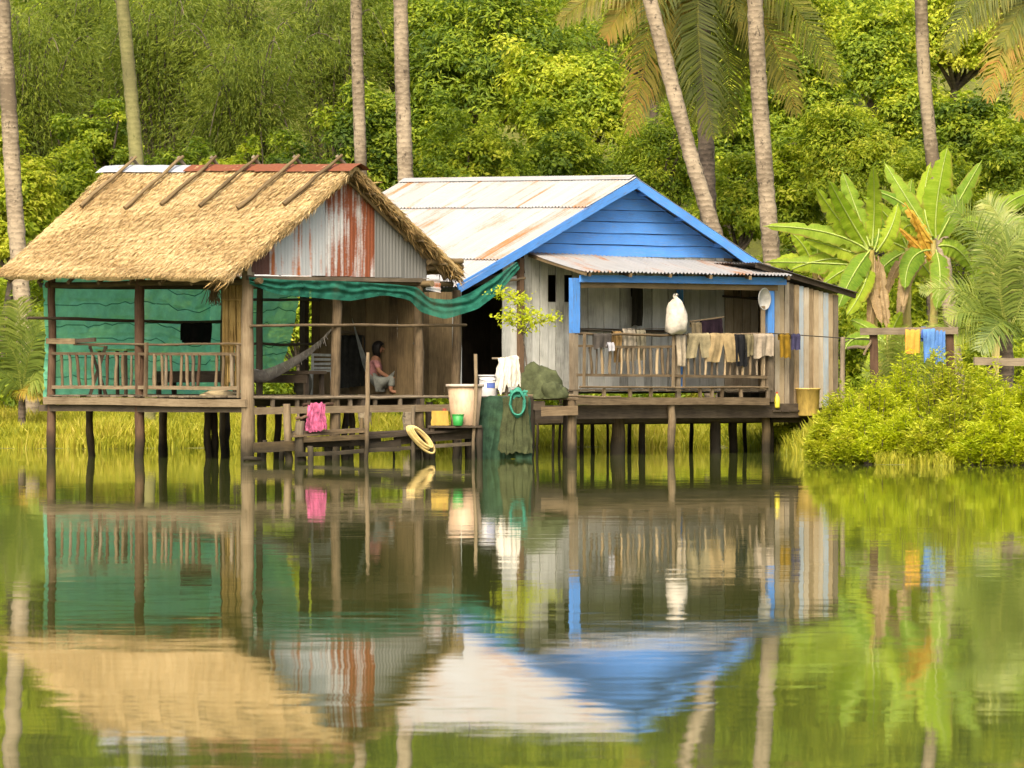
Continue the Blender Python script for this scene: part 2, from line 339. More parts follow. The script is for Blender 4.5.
M['bandry'] = banana_mat('banana_leaf_dry', (.38, .17, .02), (.62, .42, .06)); M['banstem'] = wood('banana_stem', (.10, .07, .02), (.27, .22, .06), (.42, .36, .14))
M['bandead'] = banana_mat('banana_leaf_dead', (.22, .15, .07), (.42, .31, .17), .2); M['midrib'] = plastic('midrib', (.30, .38, .08))

def soil():
    m, ns, ls, bs = newmat('bank_ground'); geo = ns.new("ShaderNodeNewGeometry")
    n = noise(ns, ls, geo.outputs["Position"], .7, 6, .65); n2 = noise(ns, ls, geo.outputs["Position"], 9, 4, .7)
    r = ramp(ns, [(.3, (.05, .06, .012)), (.5, (.13, .14, .02)), (.72, (.22, .19, .05))])
    ls.new(mth(ns, ls, 'ADD', mth(ns, ls, 'MULTIPLY', n.outputs[0], .6), mth(ns, ls, 'MULTIPLY', n2.outputs[0], .4)), r.inputs[0])
    ls.new(r.outputs[0], bs.inputs["Base Color"]); bs.inputs["Roughness"].default_value = .95; bump(ns, ls, bs, n2.outputs[0], .8, .05); return m
def lake():
    m, ns, ls, bs = newmat('lake_water'); geo = ns.new("ShaderNodeNewGeometry"); pos = geo.outputs["Position"]
    def n2(sc, scale, detail=2):
        n = noise(ns, ls, mapping(ns, ls, pos, sc), scale, detail, .55); v = ns.new("ShaderNodeVectorMath"); v.operation = 'SUBTRACT'
        ls.new(n.outputs["Color"], v.inputs[0]); v.inputs[1].default_value = (.5, .5, .5); return v.outputs[0]
    def scl(v, s):
        k = ns.new("ShaderNodeVectorMath"); k.operation = 'MULTIPLY'; ls.new(v, k.inputs[0])
        if isinstance(s, tuple): k.inputs[1].default_value = s
        else:
            c = ns.new("ShaderNodeCombineXYZ"); ls.new(s, c.inputs[0]); ls.new(s, c.inputs[1]); ls.new(c.outputs[0], k.inputs[1])
        return k.outputs[0]
    def addv(a, b):
        k = ns.new("ShaderNodeVectorMath"); k.operation = 'ADD'; ls.new(a, k.inputs[0])
        if isinstance(b, tuple): k.inputs[1].default_value = b
        else: ls.new(b, k.inputs[1])
        return k.outputs[0]
    swell = scl(n2((.35, .9, 1), 1.0, 2), (.014, .0032, 0))
    rip = n2((1.5, 5.5, 1), 1.0, 3)
    # light airs: patches of ripples stretched across the lake
    mk = noise(ns, ls, mapping(ns, ls, pos, (.10, .20, 1)), 1.0, 2, .5)
    mr = ns.new("ShaderNodeMapRange"); ls.new(mk.outputs[0], mr.inputs[0]); mr.inputs[1].default_value = .46; mr.inputs[2].default_value = .66; mr.inputs[3].default_value = .0025; mr.inputs[4].default_value = .017
    fine = scl(n2((2.5, 22, 1), 1.0, 2), (.006, .010, 0))
    nn = ns.new("ShaderNodeVectorMath"); nn.operation = 'NORMALIZE'
    ls.new(addv(addv(addv(swell, fine), scl(rip, mr.outputs[0])), (0, 0, 1)), nn.inputs[0]); ls.new(nn.outputs[0], bs.inputs["Normal"])
    bs.inputs["Base Color"].default_value = (.065, .08, .020, 1); bs.inputs["Roughness"].default_value = .02; bs.inputs["IOR"].default_value = 1.33
    return m
M['soil'] = soil(); M['water'] = lake()

# ------------------------------------------------------------------ lake and terrain
def shore(X):
    X = np.asarray(X, float)
    s = np.interp(X, [-60, -14, -5, -2.5, .3, 4.2, 5.3, 6.0, 12, 60], [96, 102, 103, 104, 104.5, 104.5, 95, 84.5, 83, 78])
    return s + .35 * np.sin(X * 1.7) + .2 * np.sin(X * 4.1 + 1)
def ground(X, Y):
    X = np.asarray(X, float); Y = np.asarray(Y, float); d = Y - shore(X)
    z = np.where(d < 0, np.maximum(-1.6, d * .22), .05 * np.minimum(d, 1) / 1 + np.minimum(np.maximum(d, 0), 16) * np.interp(X, [-4.5, -2, 5, 6.5], [.055, .026, .026, .055]))
    h = np.clip(Y - 113, 0, 85); z = z + h * .16 + np.clip(Y - 122, 0, 76) * .22
    z = z + np.clip(d / 2.5, 0, 1) * (.06 * np.sin(X * 2.1 + Y) + .05 * np.sin(X * .9 - Y * 1.3))
    return np.where(Y < -10, np.maximum(z, -1.6 + (-10 - Y) * .12), z)
def terrain():
    xs = np.unique(np.concatenate([np.linspace(-600, -30, 20), np.linspace(-30, 30, 121), np.linspace(30, 600, 20)]))
    ys = np.unique(np.concatenate([np.linspace(-200, 74, 30), np.linspace(74, 125, 120), np.linspace(125, 700, 40)]))
    X, Y = np.meshgrid(xs, ys, indexing='ij'); Z = ground(X, Y)
    n, m = X.shape; idx = np.arange(n * m).reshape(n, m)
    q = np.stack([idx[:-1, :-1], idx[1:, :-1], idx[1:, 1:], idx[:-1, 1:]], -1).reshape(-1)
    me = mesh_raw('ground', np.stack([X, Y, Z], -1).reshape(-1, 3), q, np.arange(0, len(q), 4), smooth=True)
    kind(link('ground', me, M['soil'], None, (0, 0, 0)), 'structure')
terrain()
wb = MB(); wb.add([(-600, -120, 0), (600, -120, 0), (600, 112, 0), (-600, 112, 0)], [(0, 1, 2, 3)], [(0, 0), (1, 0), (1, 1), (0, 1)])
kind(link('lake_water', wb.mesh('lake_water'), M['water'], None, (0, 0, 0)), 'structure')

# ------------------------------------------------------------------ leaf clouds
def leaf_mesh(name, pos, nor, tip, ln, wd, rnd, origin):
    """pos base, nor facing, tip direction, ln length, wd width: folded rhombic leaves"""
    n = len(pos); nor = nor / (np.linalg.norm(nor, axis=1, keepdims=True) + 1e-9)
    tip = tip - nor * np.sum(tip * nor, 1, keepdims=True); tip = tip / (np.linalg.norm(tip, axis=1, keepdims=True) + 1e-9)
    sd = np.cross(nor, tip); ln = ln[:, None]; wd = wd[:, None]
    v = np.stack([pos, pos + tip * ln * .45 + sd * wd * .5 + nor * wd * .12, pos + tip * ln - nor * ln * .10, pos + tip * ln * .45 - sd * wd * .5 + nor * wd * .12], 1).reshape(-1, 3) - np.asarray(origin)
    return mesh_raw(name, v, np.arange(4 * n), np.arange(0, 4 * n, 4), None, np.clip(rnd, 0, 1))
def unit(n, r): v = r.normal(0, 1, (n, 3)); return v / np.linalg.norm(v, axis=1, keepdims=True)
def crown_points(c, rad, K, n, r, shell=.5, flat=.65, cr=.30, full=False):
    """K leaf clumps spread through an ellipsoid, n leaves; returns position, facing, tone"""
    d = unit(K, r)
    if not full: d[:, 2] = np.abs(d[:, 2]) * .9 - .35 * (r.random(K) < .45)
    fr = shell + (1 - shell) * r.random(K) ** .6
    q = r.normal(0, 2.6, (4, 3)); fr = fr * (.92 + .22 * np.sin(d @ q[0] + q[1, 0]) + .16 * np.sin(d @ q[2] * 1.8 + q[3, 0])) * np.where(r.random(K) < .10, r.uniform(1.1, 1.3, K), 1)
    cc = np.asarray(c) + d * fr[:, None] * np.asarray(rad); crd = cr * np.mean(rad) * r.uniform(.55, 1.35, K); tone = r.random(K)
    w = crd ** 2; k = r.choice(K, n, p=w / w.sum()); dd = unit(n, r); rr = r.random(n) ** .45
    pos = cc[k] + dd * (rr * crd[k])[:, None] * np.array([1, 1, flat])
    nor = dd * .55 + d[k] * .35 + np.array([0, 0, .75]) + r.normal(0, .45, (n, 3))
    return pos, nor, .55 * tone[k] + .45 * r.random(n), cc
def leaf_crown(name, parent, mat, c, rad, K, n, ls, seed, asp=.5, droop=.25, tb=None, **kw):
    r = np.random.default_rng(seed); pos, nor, tone, cc = crown_points(c, rad, K, n, r, **kw)
    if tb is not None: tone = tb + (tone - .5) * .95
    tip = r.normal(0, 1, (n, 3)); tip[:, 2] -= droop * 2; ln = ls * r.uniform(.6, 1.4, n)
    me = leaf_mesh(name, pos, nor, tip, ln, ln * asp * r.uniform(.8, 1.2, n), tone, c)
    return link(name, me, mat, parent, c), cc
def tree(name, label, cat, px, Y, pyt, pyb, rpx, mat, n, ls, seed, K=None, group=None, asp=.5, **kw):
    top = P(px, pyt, Y); bot = P(px, pyb, Y); gz = float(ground(top[0], Y)); base = V(top[0], Y, gz)
    t = thing(name, label, cat, base, group); r = rpx * Y / F; c = (top + bot) / 2; c[2] = max(c[2], gz + .4)
    rz = max(.4, (top[2] - c[2])); rad = (r, r * .8, rz)
    tb = {'leaf_deep': .30, 'leaf_mid': .46, 'leaf_olive': .50, 'leaf_yellow': .60, 'leaf_lime': .70}[mat.name]; n = int(n * 1.3); ls = ls * (.72 + .32 * ((seed * 7) % 10) / 10); asp = .32 + .3 * ((seed * 3) % 10) / 10
    K = K or int(18 + n / 130); cr, cc = leaf_crown('crown', t, M['forest'], c, rad, K, n, ls, seed, asp, tb=tb, cr=.24, **kw)
    rs = np.random.default_rng(seed + 5); mb = MB(); tr = min(.13, max(.04, .018 * (top[2] - gz)))
    fork = V(base[0], Y, gz + max(.3, (c[2] - rz * .5 - gz)))
    tube(mb, [base - V(0, 0, .3), (base + fork) / 2 + V(rs.normal(0, tr), 0, 0), fork], [tr * 1.3, tr, tr * .85], 7)
    for i in rs.choice(len(cc), min(9, len(cc)), replace=False):
        m_ = (fork + cc[i]) / 2 + rs.normal(0, .1 * r, 3); tube(mb, [fork, m_, cc[i]], [tr * .6, tr * .35, tr * .12], 5)
    mb.obj('trunk', M['bark'], t, smooth=True); return t
def shrub(name, label, cat, px, Y, pyt, rpx, mat, n, ls, seed, group=None, asp=.5, up=.3, zb=0):
    """upright shoots fanning out of the base, leaves set along each shoot"""
    top = P(px, pyt, Y); gz = max(0.0, float(ground(top[0], Y))); base = V(top[0], Y, gz); h = max(.3, top[2] - gz); R = rpx * Y / F
    t = thing(name, label, cat, base, group); r = np.random.default_rng(seed); S = 84; per = n // S; mb = MB(); pos, nor, tip, tone = [], [], [], []
    for k in range(S):
        f = r.uniform(0, 6.28); q = r.random() ** .6; d = V(math.cos(f), math.sin(f) * .85, 0); hh = h * (1.08 - .55 * q ** 1.6) * r.uniform(.55, 1.12)
        p0 = base + d * R * q * .55 + V(0, 0, -.1); p2 = base + d * R * (q * .9 + .12 * r.random()) + V(0, 0, hh); p1 = (p0 + p2) / 2 + d * R * .12 * r.normal() + V(0, 0, hh * .18); C = bez(p0, p1, p2, 12); tube(mb, C[::2], [.012, .011, .009, .007, .005, .003], 3, caps=False)
        tt = .18 + .82 * r.random(per) ** .85; ii = tt * 11; i0 = np.minimum(ii.astype(int), 10); w = (ii - i0)[:, None]; c = C[i0] * (1 - w) + C[i0 + 1] * w; a = r.uniform(0, 6.28, per); o = np.stack([np.cos(a), np.sin(a), 0 * a], 1); sp = r.random(per)[:, None] * .13 * (1.15 - tt[:, None] * .8)
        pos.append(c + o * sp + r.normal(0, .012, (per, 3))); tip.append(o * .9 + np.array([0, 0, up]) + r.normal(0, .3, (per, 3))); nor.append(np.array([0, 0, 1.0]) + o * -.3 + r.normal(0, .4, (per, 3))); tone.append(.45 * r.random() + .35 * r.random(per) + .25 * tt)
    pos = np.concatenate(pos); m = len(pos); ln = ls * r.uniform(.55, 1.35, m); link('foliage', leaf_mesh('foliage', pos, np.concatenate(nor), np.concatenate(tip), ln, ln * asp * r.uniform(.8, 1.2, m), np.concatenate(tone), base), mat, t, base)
    mb.obj('stem', M['bark'], t); return t

# ------------------------------------------------------------------ palm fronds
def frond_mb(p0, p1, p2, leaflet, n=46, droop=.6, r=None, wid=.035, face=None):
    """rachis along a bezier, paired leaflets of two segments each; returns numpy verts/loops/rnd"""
    r = r or RNG; C = bez(p0, p1, p2, n + 6); L = np.linalg.norm(np.diff(C, axis=0), axis=1).sum(); vs_, lp, rn = [], [], []
    def quad(a, b, c, d, t): o = len(vs_); vs_.extend([a, b, c, d]); lp.extend([o, o + 1, o + 2, o + 3]); rn.append(t)
    T = np.gradient(C, axis=0); T /= np.linalg.norm(T, axis=1, keepdims=True); up0 = V(0, 0, 1) if face is None else np.asarray(face, float)
    tone = r.random() * .4
    for i in range(len(C) - 1):                                            # rachis: thin box
        t = T[i]; s = nrm(np.cross(t, up0)); w = .028 * (1 - .8 * i / len(C)); w2 = .028 * (1 - .8 * (i + 1) / len(C)); u = np.cross(s, t)
        quad(C[i] - s * w, C[i] + s * w, C[i + 1] + s * w2, C[i + 1] - s * w2, .85); quad(C[i] - u * w, C[i] + u * w, C[i + 1] + u * w2, C[i + 1] - u * w2, .8)
    for i in range(5, n + 5):
        f = (i - 5) / n; ll = leaflet * (math.sin(math.pi * min(1, .18 + f * .80)) ** .7) * (.25 if f > .97 else 1); t = T[i]; s = nrm(np.cross(t, up0)); u = np.cross(s, t)
        for sg in (-1, 1):
            d = nrm(s * sg * .85 + t * (.35 + .5 * f) + u * .12 + r.normal(0, .07, 3)); l = ll * r.uniform(.85, 1.12); c0 = C[i]
            m_ = c0 + d * l * .5; d2 = nrm(d + V(0, 0, -1) * droop * r.uniform(.6, 1.3)); e = m_ + d2 * l * .5; w = t * wid * .5; tn = tone + .5 * r.random() + (.12 if f > .8 else 0)
            quad(c0 - w * .5, c0 + w * .5, m_ + w, m_ - w, tn); quad(m_ - w, m_ + w, e + w * .12, e - w * .12, tn + .08)
    return np.array(vs_), np.array(lp), np.array(rn)
def frond(parent, mat, p0, p1, p2, leaflet, n=46, droop=.6, name='frond', seed=None, wid=.035, face=None):
    r = np.random.default_rng(seed if seed is not None else RNG.integers(1e9)); v, l, rn = frond_mb(np.asarray(p0, float), p1, p2, leaflet, n, droop, r, wid, face)
    c = np.asarray(p0, float); return link(name, mesh_raw(name, v - c, l, np.arange(0, len(l), 4), None, np.clip(rn, 0, 1)), mat, parent, c)
PF = []          # shared generic frond meshes for palm crowns above the frame
for k in range(4):
    v, l, rn = frond_mb(V(0, 0, 0), V(1.6, 0, [1.5, .9, .4, 0][k]), V([3.6, 3.5, 3.0, 2.2][k], 0, [1.0, -.4, -1.5, -2.6][k]), .95, 44, .7, np.random.default_rng(k), .05)
    PF.append(mesh_raw('frond', v, l, np.arange(0, len(l), 4), None, np.clip(rn, 0, 1))); PF[-1].materials.append(M['frond'])
def palm(label, pts, w_px, mat, crown_z=3.0, nf=15, extra=(), seed=1, group='tall coconut palms'):
    """pts: (px, py) down the trunk + Y; the trunk runs on above the frame to its crown"""
    Y = pts[-1]; pp = [P(x, y, Y) for x, y in pts[:-1]]; gz = float(ground(pp[-1][0], Y)); d = nrm(pp[-1] - pp[-2])
    basep = pp[-1] + d * max(0, (pp[-1][2] - gz + .3)) / max(.3, -d[2]); topd = nrm(pp[0] - pp[1])
    top = pp[0] + topd * crown_z; t = thing('coconut_palm', label, 'palm tree', V(basep[0], basep[1], gz), group)
    path = [basep] + pp[::-1] + [top]; path = [np.asarray(p) for p in path]; fine = []
    for a, b in zip(path[:-1], path[1:]):
        m_ = max(2, int(np.linalg.norm(b - a) / .16)); fine += [a + (b - a) * i / m_ for i in range(m_)]
    fine.append(path[-1]); n = len(fine); arr = np.array(fine)
    for _ in range(30): arr[1:-1] = (arr[:-2] + arr[1:-1] * 2 + arr[2:]) / 4
    r = w_px * Y / F / 2; rad = [r * (1.1 - .25 * i / n) * (1.05 if i % 2 else .97) * (1.25 if i < 3 else 1) * (1 + RNG.normal(0, .02)) for i in range(n)]
    mb = MB(); tube(mb, arr, rad, 12); mb.obj('trunk', mat, t, smooth=True)
    rs = np.random.default_rng(seed)
    for k in range(nf):
        me = PF[k % 4]; o = link('frond', me, None, t, top); o.rotation_euler = (rs.normal(0, .12), rs.normal(0, .1), 2.399 * k + rs.normal(0, .2)); s = rs.uniform(.85, 1.1); o.scale = (s, s, s)
    for e in extra: frond(t, *e)
    return t

# ------------------------------------------------------------------ shared builders for sheets and cloths
def corrugated(name, mat, parent, c00, c10, c11, c01, amp=.012, pitch=.076, rows=3, poly=None, lift=0.0, sag=0.0, samp=5):
    """sheet with corners c00,c10 (top edge) c01,c11 (bottom edge); ribs run from top to bottom"""
    c00, c10, c11, c01 = [np.asarray(c, float) for c in (c00, c10, c11, c01)]
    n = nrm(np.cross(c10 - c00, c01 - c00)); n = n if np.dot(n, V(0, -1, .6)) > 0 else -n
    W = (np.linalg.norm(c10 - c00) + np.linalg.norm(c11 - c01)) / 2; cols = max(4, int(W / pitch * samp)); L = np.linalg.norm(c01 - c00); pts = []; uvs = []
    for j in range(rows + 1):
        row = []; ur = []; t = j / rows
        for i in range(cols + 1):
            s = i / cols; p = (c00 * (1 - s) + c10 * s) * (1 - t) + (c01 * (1 - s) + c11 * s) * t
            p = p + n * (amp * math.sin(2 * math.pi * s * W / pitch) + lift + sag * math.sin(math.pi * t) + RNG.normal(0, .0012)); row.append(p); ur.append((s * W, -t * L))
        pts.append(row); uvs.append(ur)
    o = MB(); o.grid(pts, uvs=uvs); return o.obj(name, mat, parent, smooth=True)
def drape(name, mat, p0, p1, lf, lb, out, folds=3, amp=.02, legs=False, ragged=.03, flare=0.0, seed=0, thick=.03, parent=None, nx=18, ny=14, skew=0.0):
    """cloth hung over a rail from p0 to p1; lf, lb = drop in front and behind"""
    r = np.random.default_rng(seed); p0 = np.asarray(p0, float); p1 = np.asarray(p1, float); out = nrm(out); ax = p1 - p0; mb = MB(); ph = r.uniform(0, 6)
    def strip(s0, s1, lo, nx, crop=None):
        rows = []
        for j in range(ny + 1):
            q = -lb + (lf + lb) * j / ny; row = []
            for i in range(nx + 1):
                s = s0 + (s1 - s0) * i / nx; rag = 1 + ragged * vnoise(s * 3.5, seed) ; dq = q * (rag if q > 0 else 1)
                side = math.tanh(q / .03); sx = s + flare * (s - .5) * abs(dq) + (skew * dq if q > 0 else 0)
                if crop and q > crop[0]: sx = sx + (crop[1] * (q - crop[0]))
                f = math.sin(6.283 * folds * s + ph + 2.2 * dq) + .5 * math.sin(6.283 * folds * 2.3 * s + ph * 2)
                a = amp * min(1, abs(dq) * 6) * f
                row.append(p0 + ax * sx + out * (side * thick + a * (1 if q > 0 else .5) + .01 * math.sin(9 * dq + ph)) + V(0, 0, -abs(dq) + thick * .5 * (1 - abs(side)) + .004 * f))
            rows.append(row)
        mb.grid(rows)
    if legs: strip(0, .52, 0, 9, (lf * .25, -.45)); strip(.49, 1, 0, 9, (lf * .25, .45))
    else: strip(0, 1, 0, nx)
    return mb.obj(name, mat, parent, smooth=True)
def lump(name, mat, c, rx, ry, rz, seed=0, noise_=.12, parent=None, nu=26, nv=16, floor=True, power=1.0):
    """soft heap: lower half flattened on what it lies on"""
    r = np.random.default_rng(seed); k = r.normal(0, 1, (9, 3)) * np.array([2.2, 2.2, 2.8]); ph = r.uniform(0, 6.28, 9); rows = []
    for j in range(nv + 1):
        th = math.pi * j / nv; row = []
        for i in range(nu):
            f = 2 * math.pi * i / nu; d = V(math.sin(th) * math.cos(f), math.sin(th) * math.sin(f), math.cos(th))
            a = 1 + noise_ * sum(math.sin(np.dot(k[q], d) * (1 + q * .35) + ph[q]) / (1 + q * .25) for q in range(9)) / 2.2
            z = d[2] * rz * a
            if floor: z = max(z, -.02) if d[2] < 0 else z
            row.append(np.asarray(c) + V(d[0] * rx * a, d[1] * ry * a, z))
        rows.append(row)
    mb = MB(); mb.grid(rows, wrap=True); return mb.obj(name, mat, parent, smooth=True, base=True)
def interp_pts(pts, n):
    pts = np.asarray(pts, float); d = np.concatenate([[0], np.cumsum(np.linalg.norm(np.diff(pts, axis=0), axis=1))]); t = np.linspace(0, d[-1], n)
    o = np.stack([np.interp(t, d, pts[:, k]) for k in range(3)], 1)
    for _ in range(3): o[1:-1] = (o[:-2] + 2 * o[1:-1] + o[2:]) / 4
    return o
def swag(top, bot, nu, nv, amp, seed=0, out=(0, -1, 0), ridge=3):
    a = interp_pts(top, nu + 1); b = interp_pts(bot, nu + 1); rows = []
    for j in range(nv + 1):
        t = j / nv; row = []
        for i in range(nu + 1):
            f = math.sin(ridge * 6.28 * t + 4 * vnoise(i / nu * 7, seed)) * math.sin(math.pi * min(1, t * 1.2 + .05)) + .5 * vnoise(i * .9 + t * 5, seed + 1)
            row.append(a[i] * (1 - t) + b[i] * t + np.asarray(out, float) * amp * f)
        rows.append(row)
    mb = MB(); mb.grid(rows); return mb

# ------------------------------------------------------------------ thatched hut
H = Frame(248, 89.0, 47); HL = H.au(51); HW = H.bv(419); Z3 = V(0, 0, 1)
hut = thing('thatched_hut', 'open stilt hut with straw thatch roof and rusty iron gable over the lake', 'hut', H.p(HL / 2, HW / 2, 0))
DK = H.z(395.5, 0, 0)                                  # deck level
AG = -.40                                              # verge plane in front of the gable
bR = H.bv(356, AG); bE = H.bv(226, AG); bK = H.bv(464, AG)
zR = H.z(165.5, AG, bR); zE = H.z(277, AG, bE); zK = H.z(272, AG, bK)
aL = H.au(112, bR); zR1 = H.z(167, aL, bR); aE = H.au(-4, bE); zE1 = H.z(275, aE, bE)
R0, R1 = H.p(AG, bR, zR), H.p(aL, bR, zR1); E0, E1 = H.p(AG, bE, zE), H.p(aE, bE, zE1); K0, K1 = H.p(AG, bK, zK), H.p(aL, bK, zK + (zR1 - zR))
def thatch(nm, r0, r1, e0, e1, seed, nstraw):
    """overlapping courses of thatch plus loose straw lying down the slope"""
    rs = np.random.default_rng(seed); n = nrm(np.cross(r1 - r0, e0 - r0)); n = n if n[2] > 0 else -n; NC = 20; nt = NC * 4; nsn = 70
    def S(s, t): return (r0 * (1 - s) + r1 * s) * (1 - t) + (e0 * (1 - s) + e1 * s) * t
    top = []; bot = []; slope = np.linalg.norm(e0 - r0); ph = rs.uniform(0, 9, nt + 2)
    for j in range(nt + 1):
        t = j / nt; rt = []; rb = []
        for i in range(nsn + 1):
            s = i / nsn; w = t * NC + .35 * vnoise(s * 14 + int(t * NC) * 3.1, seed); saw = (w % 1.0)
            h = .022 * saw + .012 * vnoise(s * 22 + t * 9, seed + 1) + .02 * vnoise(s * 5 - t * 6, seed + 2) - .05 * math.sin(math.pi * t) * (0.6 + .4 * math.sin(3 * s))
            edge = .05 * vnoise(s * 30, seed + 4) if j == nt else 0
            p = S(s, t) + (e0 - r0) / slope * edge; rt.append(p + n * h); rb.append(p - n * (.08 + .02 * vnoise(s * 17 + t * 13, seed + 3)))
        top.append(rt); bot.append(rb)
    mb = MB(); mb.grid(top); mb.grid(bot[::4])
    mb.grid([[a, b] for a, b in zip([r[0] for r in top], [r[0] for r in bot])]); mb.grid([[a, b] for a, b in zip([r[-1] for r in top], [r[-1] for r in bot])])
    mb.grid([top[-1], bot[-1]]); o = mb.obj('thatch_layer', M['thatch'], hut, smooth=False)
    # straw
    m = nstraw; s = rs.random(m); t = rs.random(m) ** .9; k = (np.arange(m) % 7 == 0); t = np.where(k, 1 - .05 * rs.random(m), t); kk = (np.arange(m) % 9 == 1); s = np.where(kk, rs.random(m) * .012, s)
    base = ((r0 * (1 - s)[:, None] + r1 * s[:, None]) * (1 - t)[:, None] + (e0 * (1 - s)[:, None] + e1 * s[:, None]) * t[:, None]) + n * (.012 + .02 * rs.random(m) - .05 * np.sin(np.pi * t) * .8)[:, None]
    down = (e0 - r0) / slope; tip = down + rs.normal(0, .11, (m, 3)) + n * rs.normal(.0, .03, m)[:, None]
    ln = rs.uniform(.07, .22, m); nor = n + rs.normal(0, .2, (m, 3)); base = base - np.where(k, .10, 0)[:, None] * down - (n * .10) * (kk * rs.random(m))[:, None]
    base -= down * (ln * np.clip((t + ln / slope - 1.02) * slope / ln, 0, 1))[:, None]
    tone = .25 + .22 * np.sin(t * NC * 6.283 + 1.5 * np.sin(s * 23)) + .16 * np.sin(s * 9 + 3 * np.sin(t * 7)) + .6 * rs.random(m) - .05
    c = (r0 + e1) / 2; ob = link('thatch_straw', leaf_mesh('thatch_straw', base, nor, tip, ln, rs.uniform(.012, .024, m), tone, c), M['straw'], hut, c); kind(ob, 'stuff')
    return n, S
def thatch_mat():
    m, ns, ls, bs = newmat('thatch'); geo = ns.new("ShaderNodeNewGeometry"); n = noise(ns, ls, mapping(ns, ls, geo.outputs["Position"], (9, 9, 4)), 3, 6, .7); n2 = noise(ns, ls, geo.outputs["Position"], .9, 3, .5)
    r = ramp(ns, [(.3, (.26, .175, .08)), (.5, (.46, .33, .155)), (.72, (.58, .45, .23))])
    ls.new(mth(ns, ls, 'ADD', mth(ns, ls, 'MULTIPLY', n.outputs[0], .75), mth(ns, ls, 'MULTIPLY', n2.outputs[0], .25)), r.inputs[0]); ls.new(r.outputs[0], bs.inputs["Base Color"]); bs.inputs["Roughness"].default_value = .95; bs.inputs["Specular IOR Level"].default_value = .1
    bump(ns, ls, bs, n.outputs[0], .9, .03); return m
M['thatch'] = thatch_mat()
nF, SF = thatch('front', R0, R1, E0, E1, 11, 62000)
nB, SB = thatch('back', R0, R1, K0, K1, 12, 8000)
# frayed brown straw hanging along the gable verges and under the rear slope
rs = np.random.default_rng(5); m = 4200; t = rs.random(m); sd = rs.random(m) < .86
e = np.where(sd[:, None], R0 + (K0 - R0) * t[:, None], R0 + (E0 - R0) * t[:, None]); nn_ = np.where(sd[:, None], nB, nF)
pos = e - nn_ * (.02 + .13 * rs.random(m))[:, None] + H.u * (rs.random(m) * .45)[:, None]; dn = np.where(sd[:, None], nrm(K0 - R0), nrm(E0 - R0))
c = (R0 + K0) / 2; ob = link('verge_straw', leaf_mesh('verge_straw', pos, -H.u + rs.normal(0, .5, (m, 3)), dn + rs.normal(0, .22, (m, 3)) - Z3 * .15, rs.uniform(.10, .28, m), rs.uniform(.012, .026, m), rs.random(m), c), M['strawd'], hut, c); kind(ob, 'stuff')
# iron ridge caps
def ridge_cap(s0, s1, mat, wf, wb_):
    mb = MB(); q = []
    for i in range(9):
        s = s0 + (s1 - s0) * i / 8; r = R0 + (R1 - R0) * s + Z3 * (.035 + RNG.normal(0, .006)); df = nrm(SF(s, 1) - SF(s, 0)); db = nrm(SB(s, 1) - SB(s, 0))
        q.append([r + df * wf + nF * .035, r + df * wf * .5 + nF * .03, r, r + db * wb_ * .5 + nB * .03, r + db * wb_ + nB * .035])
    mb.grid(q, uvs=[[(j * .1, i * .2) for j in range(5)] for i in range(9)]); mb.obj('ridge_cap', mat, hut)
ridge_cap(-.02, .36, M['cap_rust'], .30, .25); ridge_cap(.345, .66, M['cap_rust'], .27, .25); ridge_cap(.65, 1.03, M['cap_zinc'], .29, .25)
# poles weighing the ridge down, crossed in pairs
for k, (x0, y0, x1, y1) in enumerate([(83, 200, 135, 158), (120, 198, 182, 159), (155, 206, 215, 156), (198, 204, 257, 158), (240, 202, 298, 157), (283, 206, 341, 157)]):
    s = (H.au(x1, bR) - AG) / (aL - AG); rr_ = R0 + (R1 - R0) * s + Z3 * .07; Yp = rr_[1]; top = rr_ + Z3 * .10
    a = H.au(x0, bR * .5 + bE * .5); t = .39 + .02 * math.sin(k * 2.1); s2 = np.clip((a - AG) / (aL - AG), 0, 1)
    lo = SF(s + .035, t) + nF * .05; dirv = top - lo
    b0 = lo; b1 = lo + dirv * 1.02
    L_('ridge_pole', M['brown'], hut, b0, b1, .04, .03, seg=9, bend=.007)
    L_('ridge_pole', M['grey'], hut, rr_ + Z3 * .10 + H.u * .05 - H.v * .05, SB(s + .01, .30) + nB * .06 + H.u * .05, .034, .028, seg=5, bend=.01)
# rafters and plates under the thatch
for s in np.linspace(.04, .97, 8):
    L_('rafter', M['brown'], hut, SF(s, .01) - nF * .19, SF(s, .985) - nF * .19, .035); L_('rafter', M['brown'], hut, SB(s, .01) - nB * .19, SB(s, .97) - nB * .19, .035)
for t in (.2, .42, .64, .86): L_('batten', M['brown'], hut, SB(-.005, t) - nB * .15, SB(1, t) - nB * .15, .022)
ZP = H.z(281, 0, 0)                                    # wall plate
for (a0, b0, a1, b1) in ((-.35, 0, HL + .3, 0), (-.35, HW, HL + .3, HW), (0, -.1, 0, HW + .8), (HL, -.1, HL, HW + .3)): L_('wall_plate', M['brown'], hut, H.p(a0, b0, ZP), H.p(a1, b1, ZP), .06, .05, seg=8)
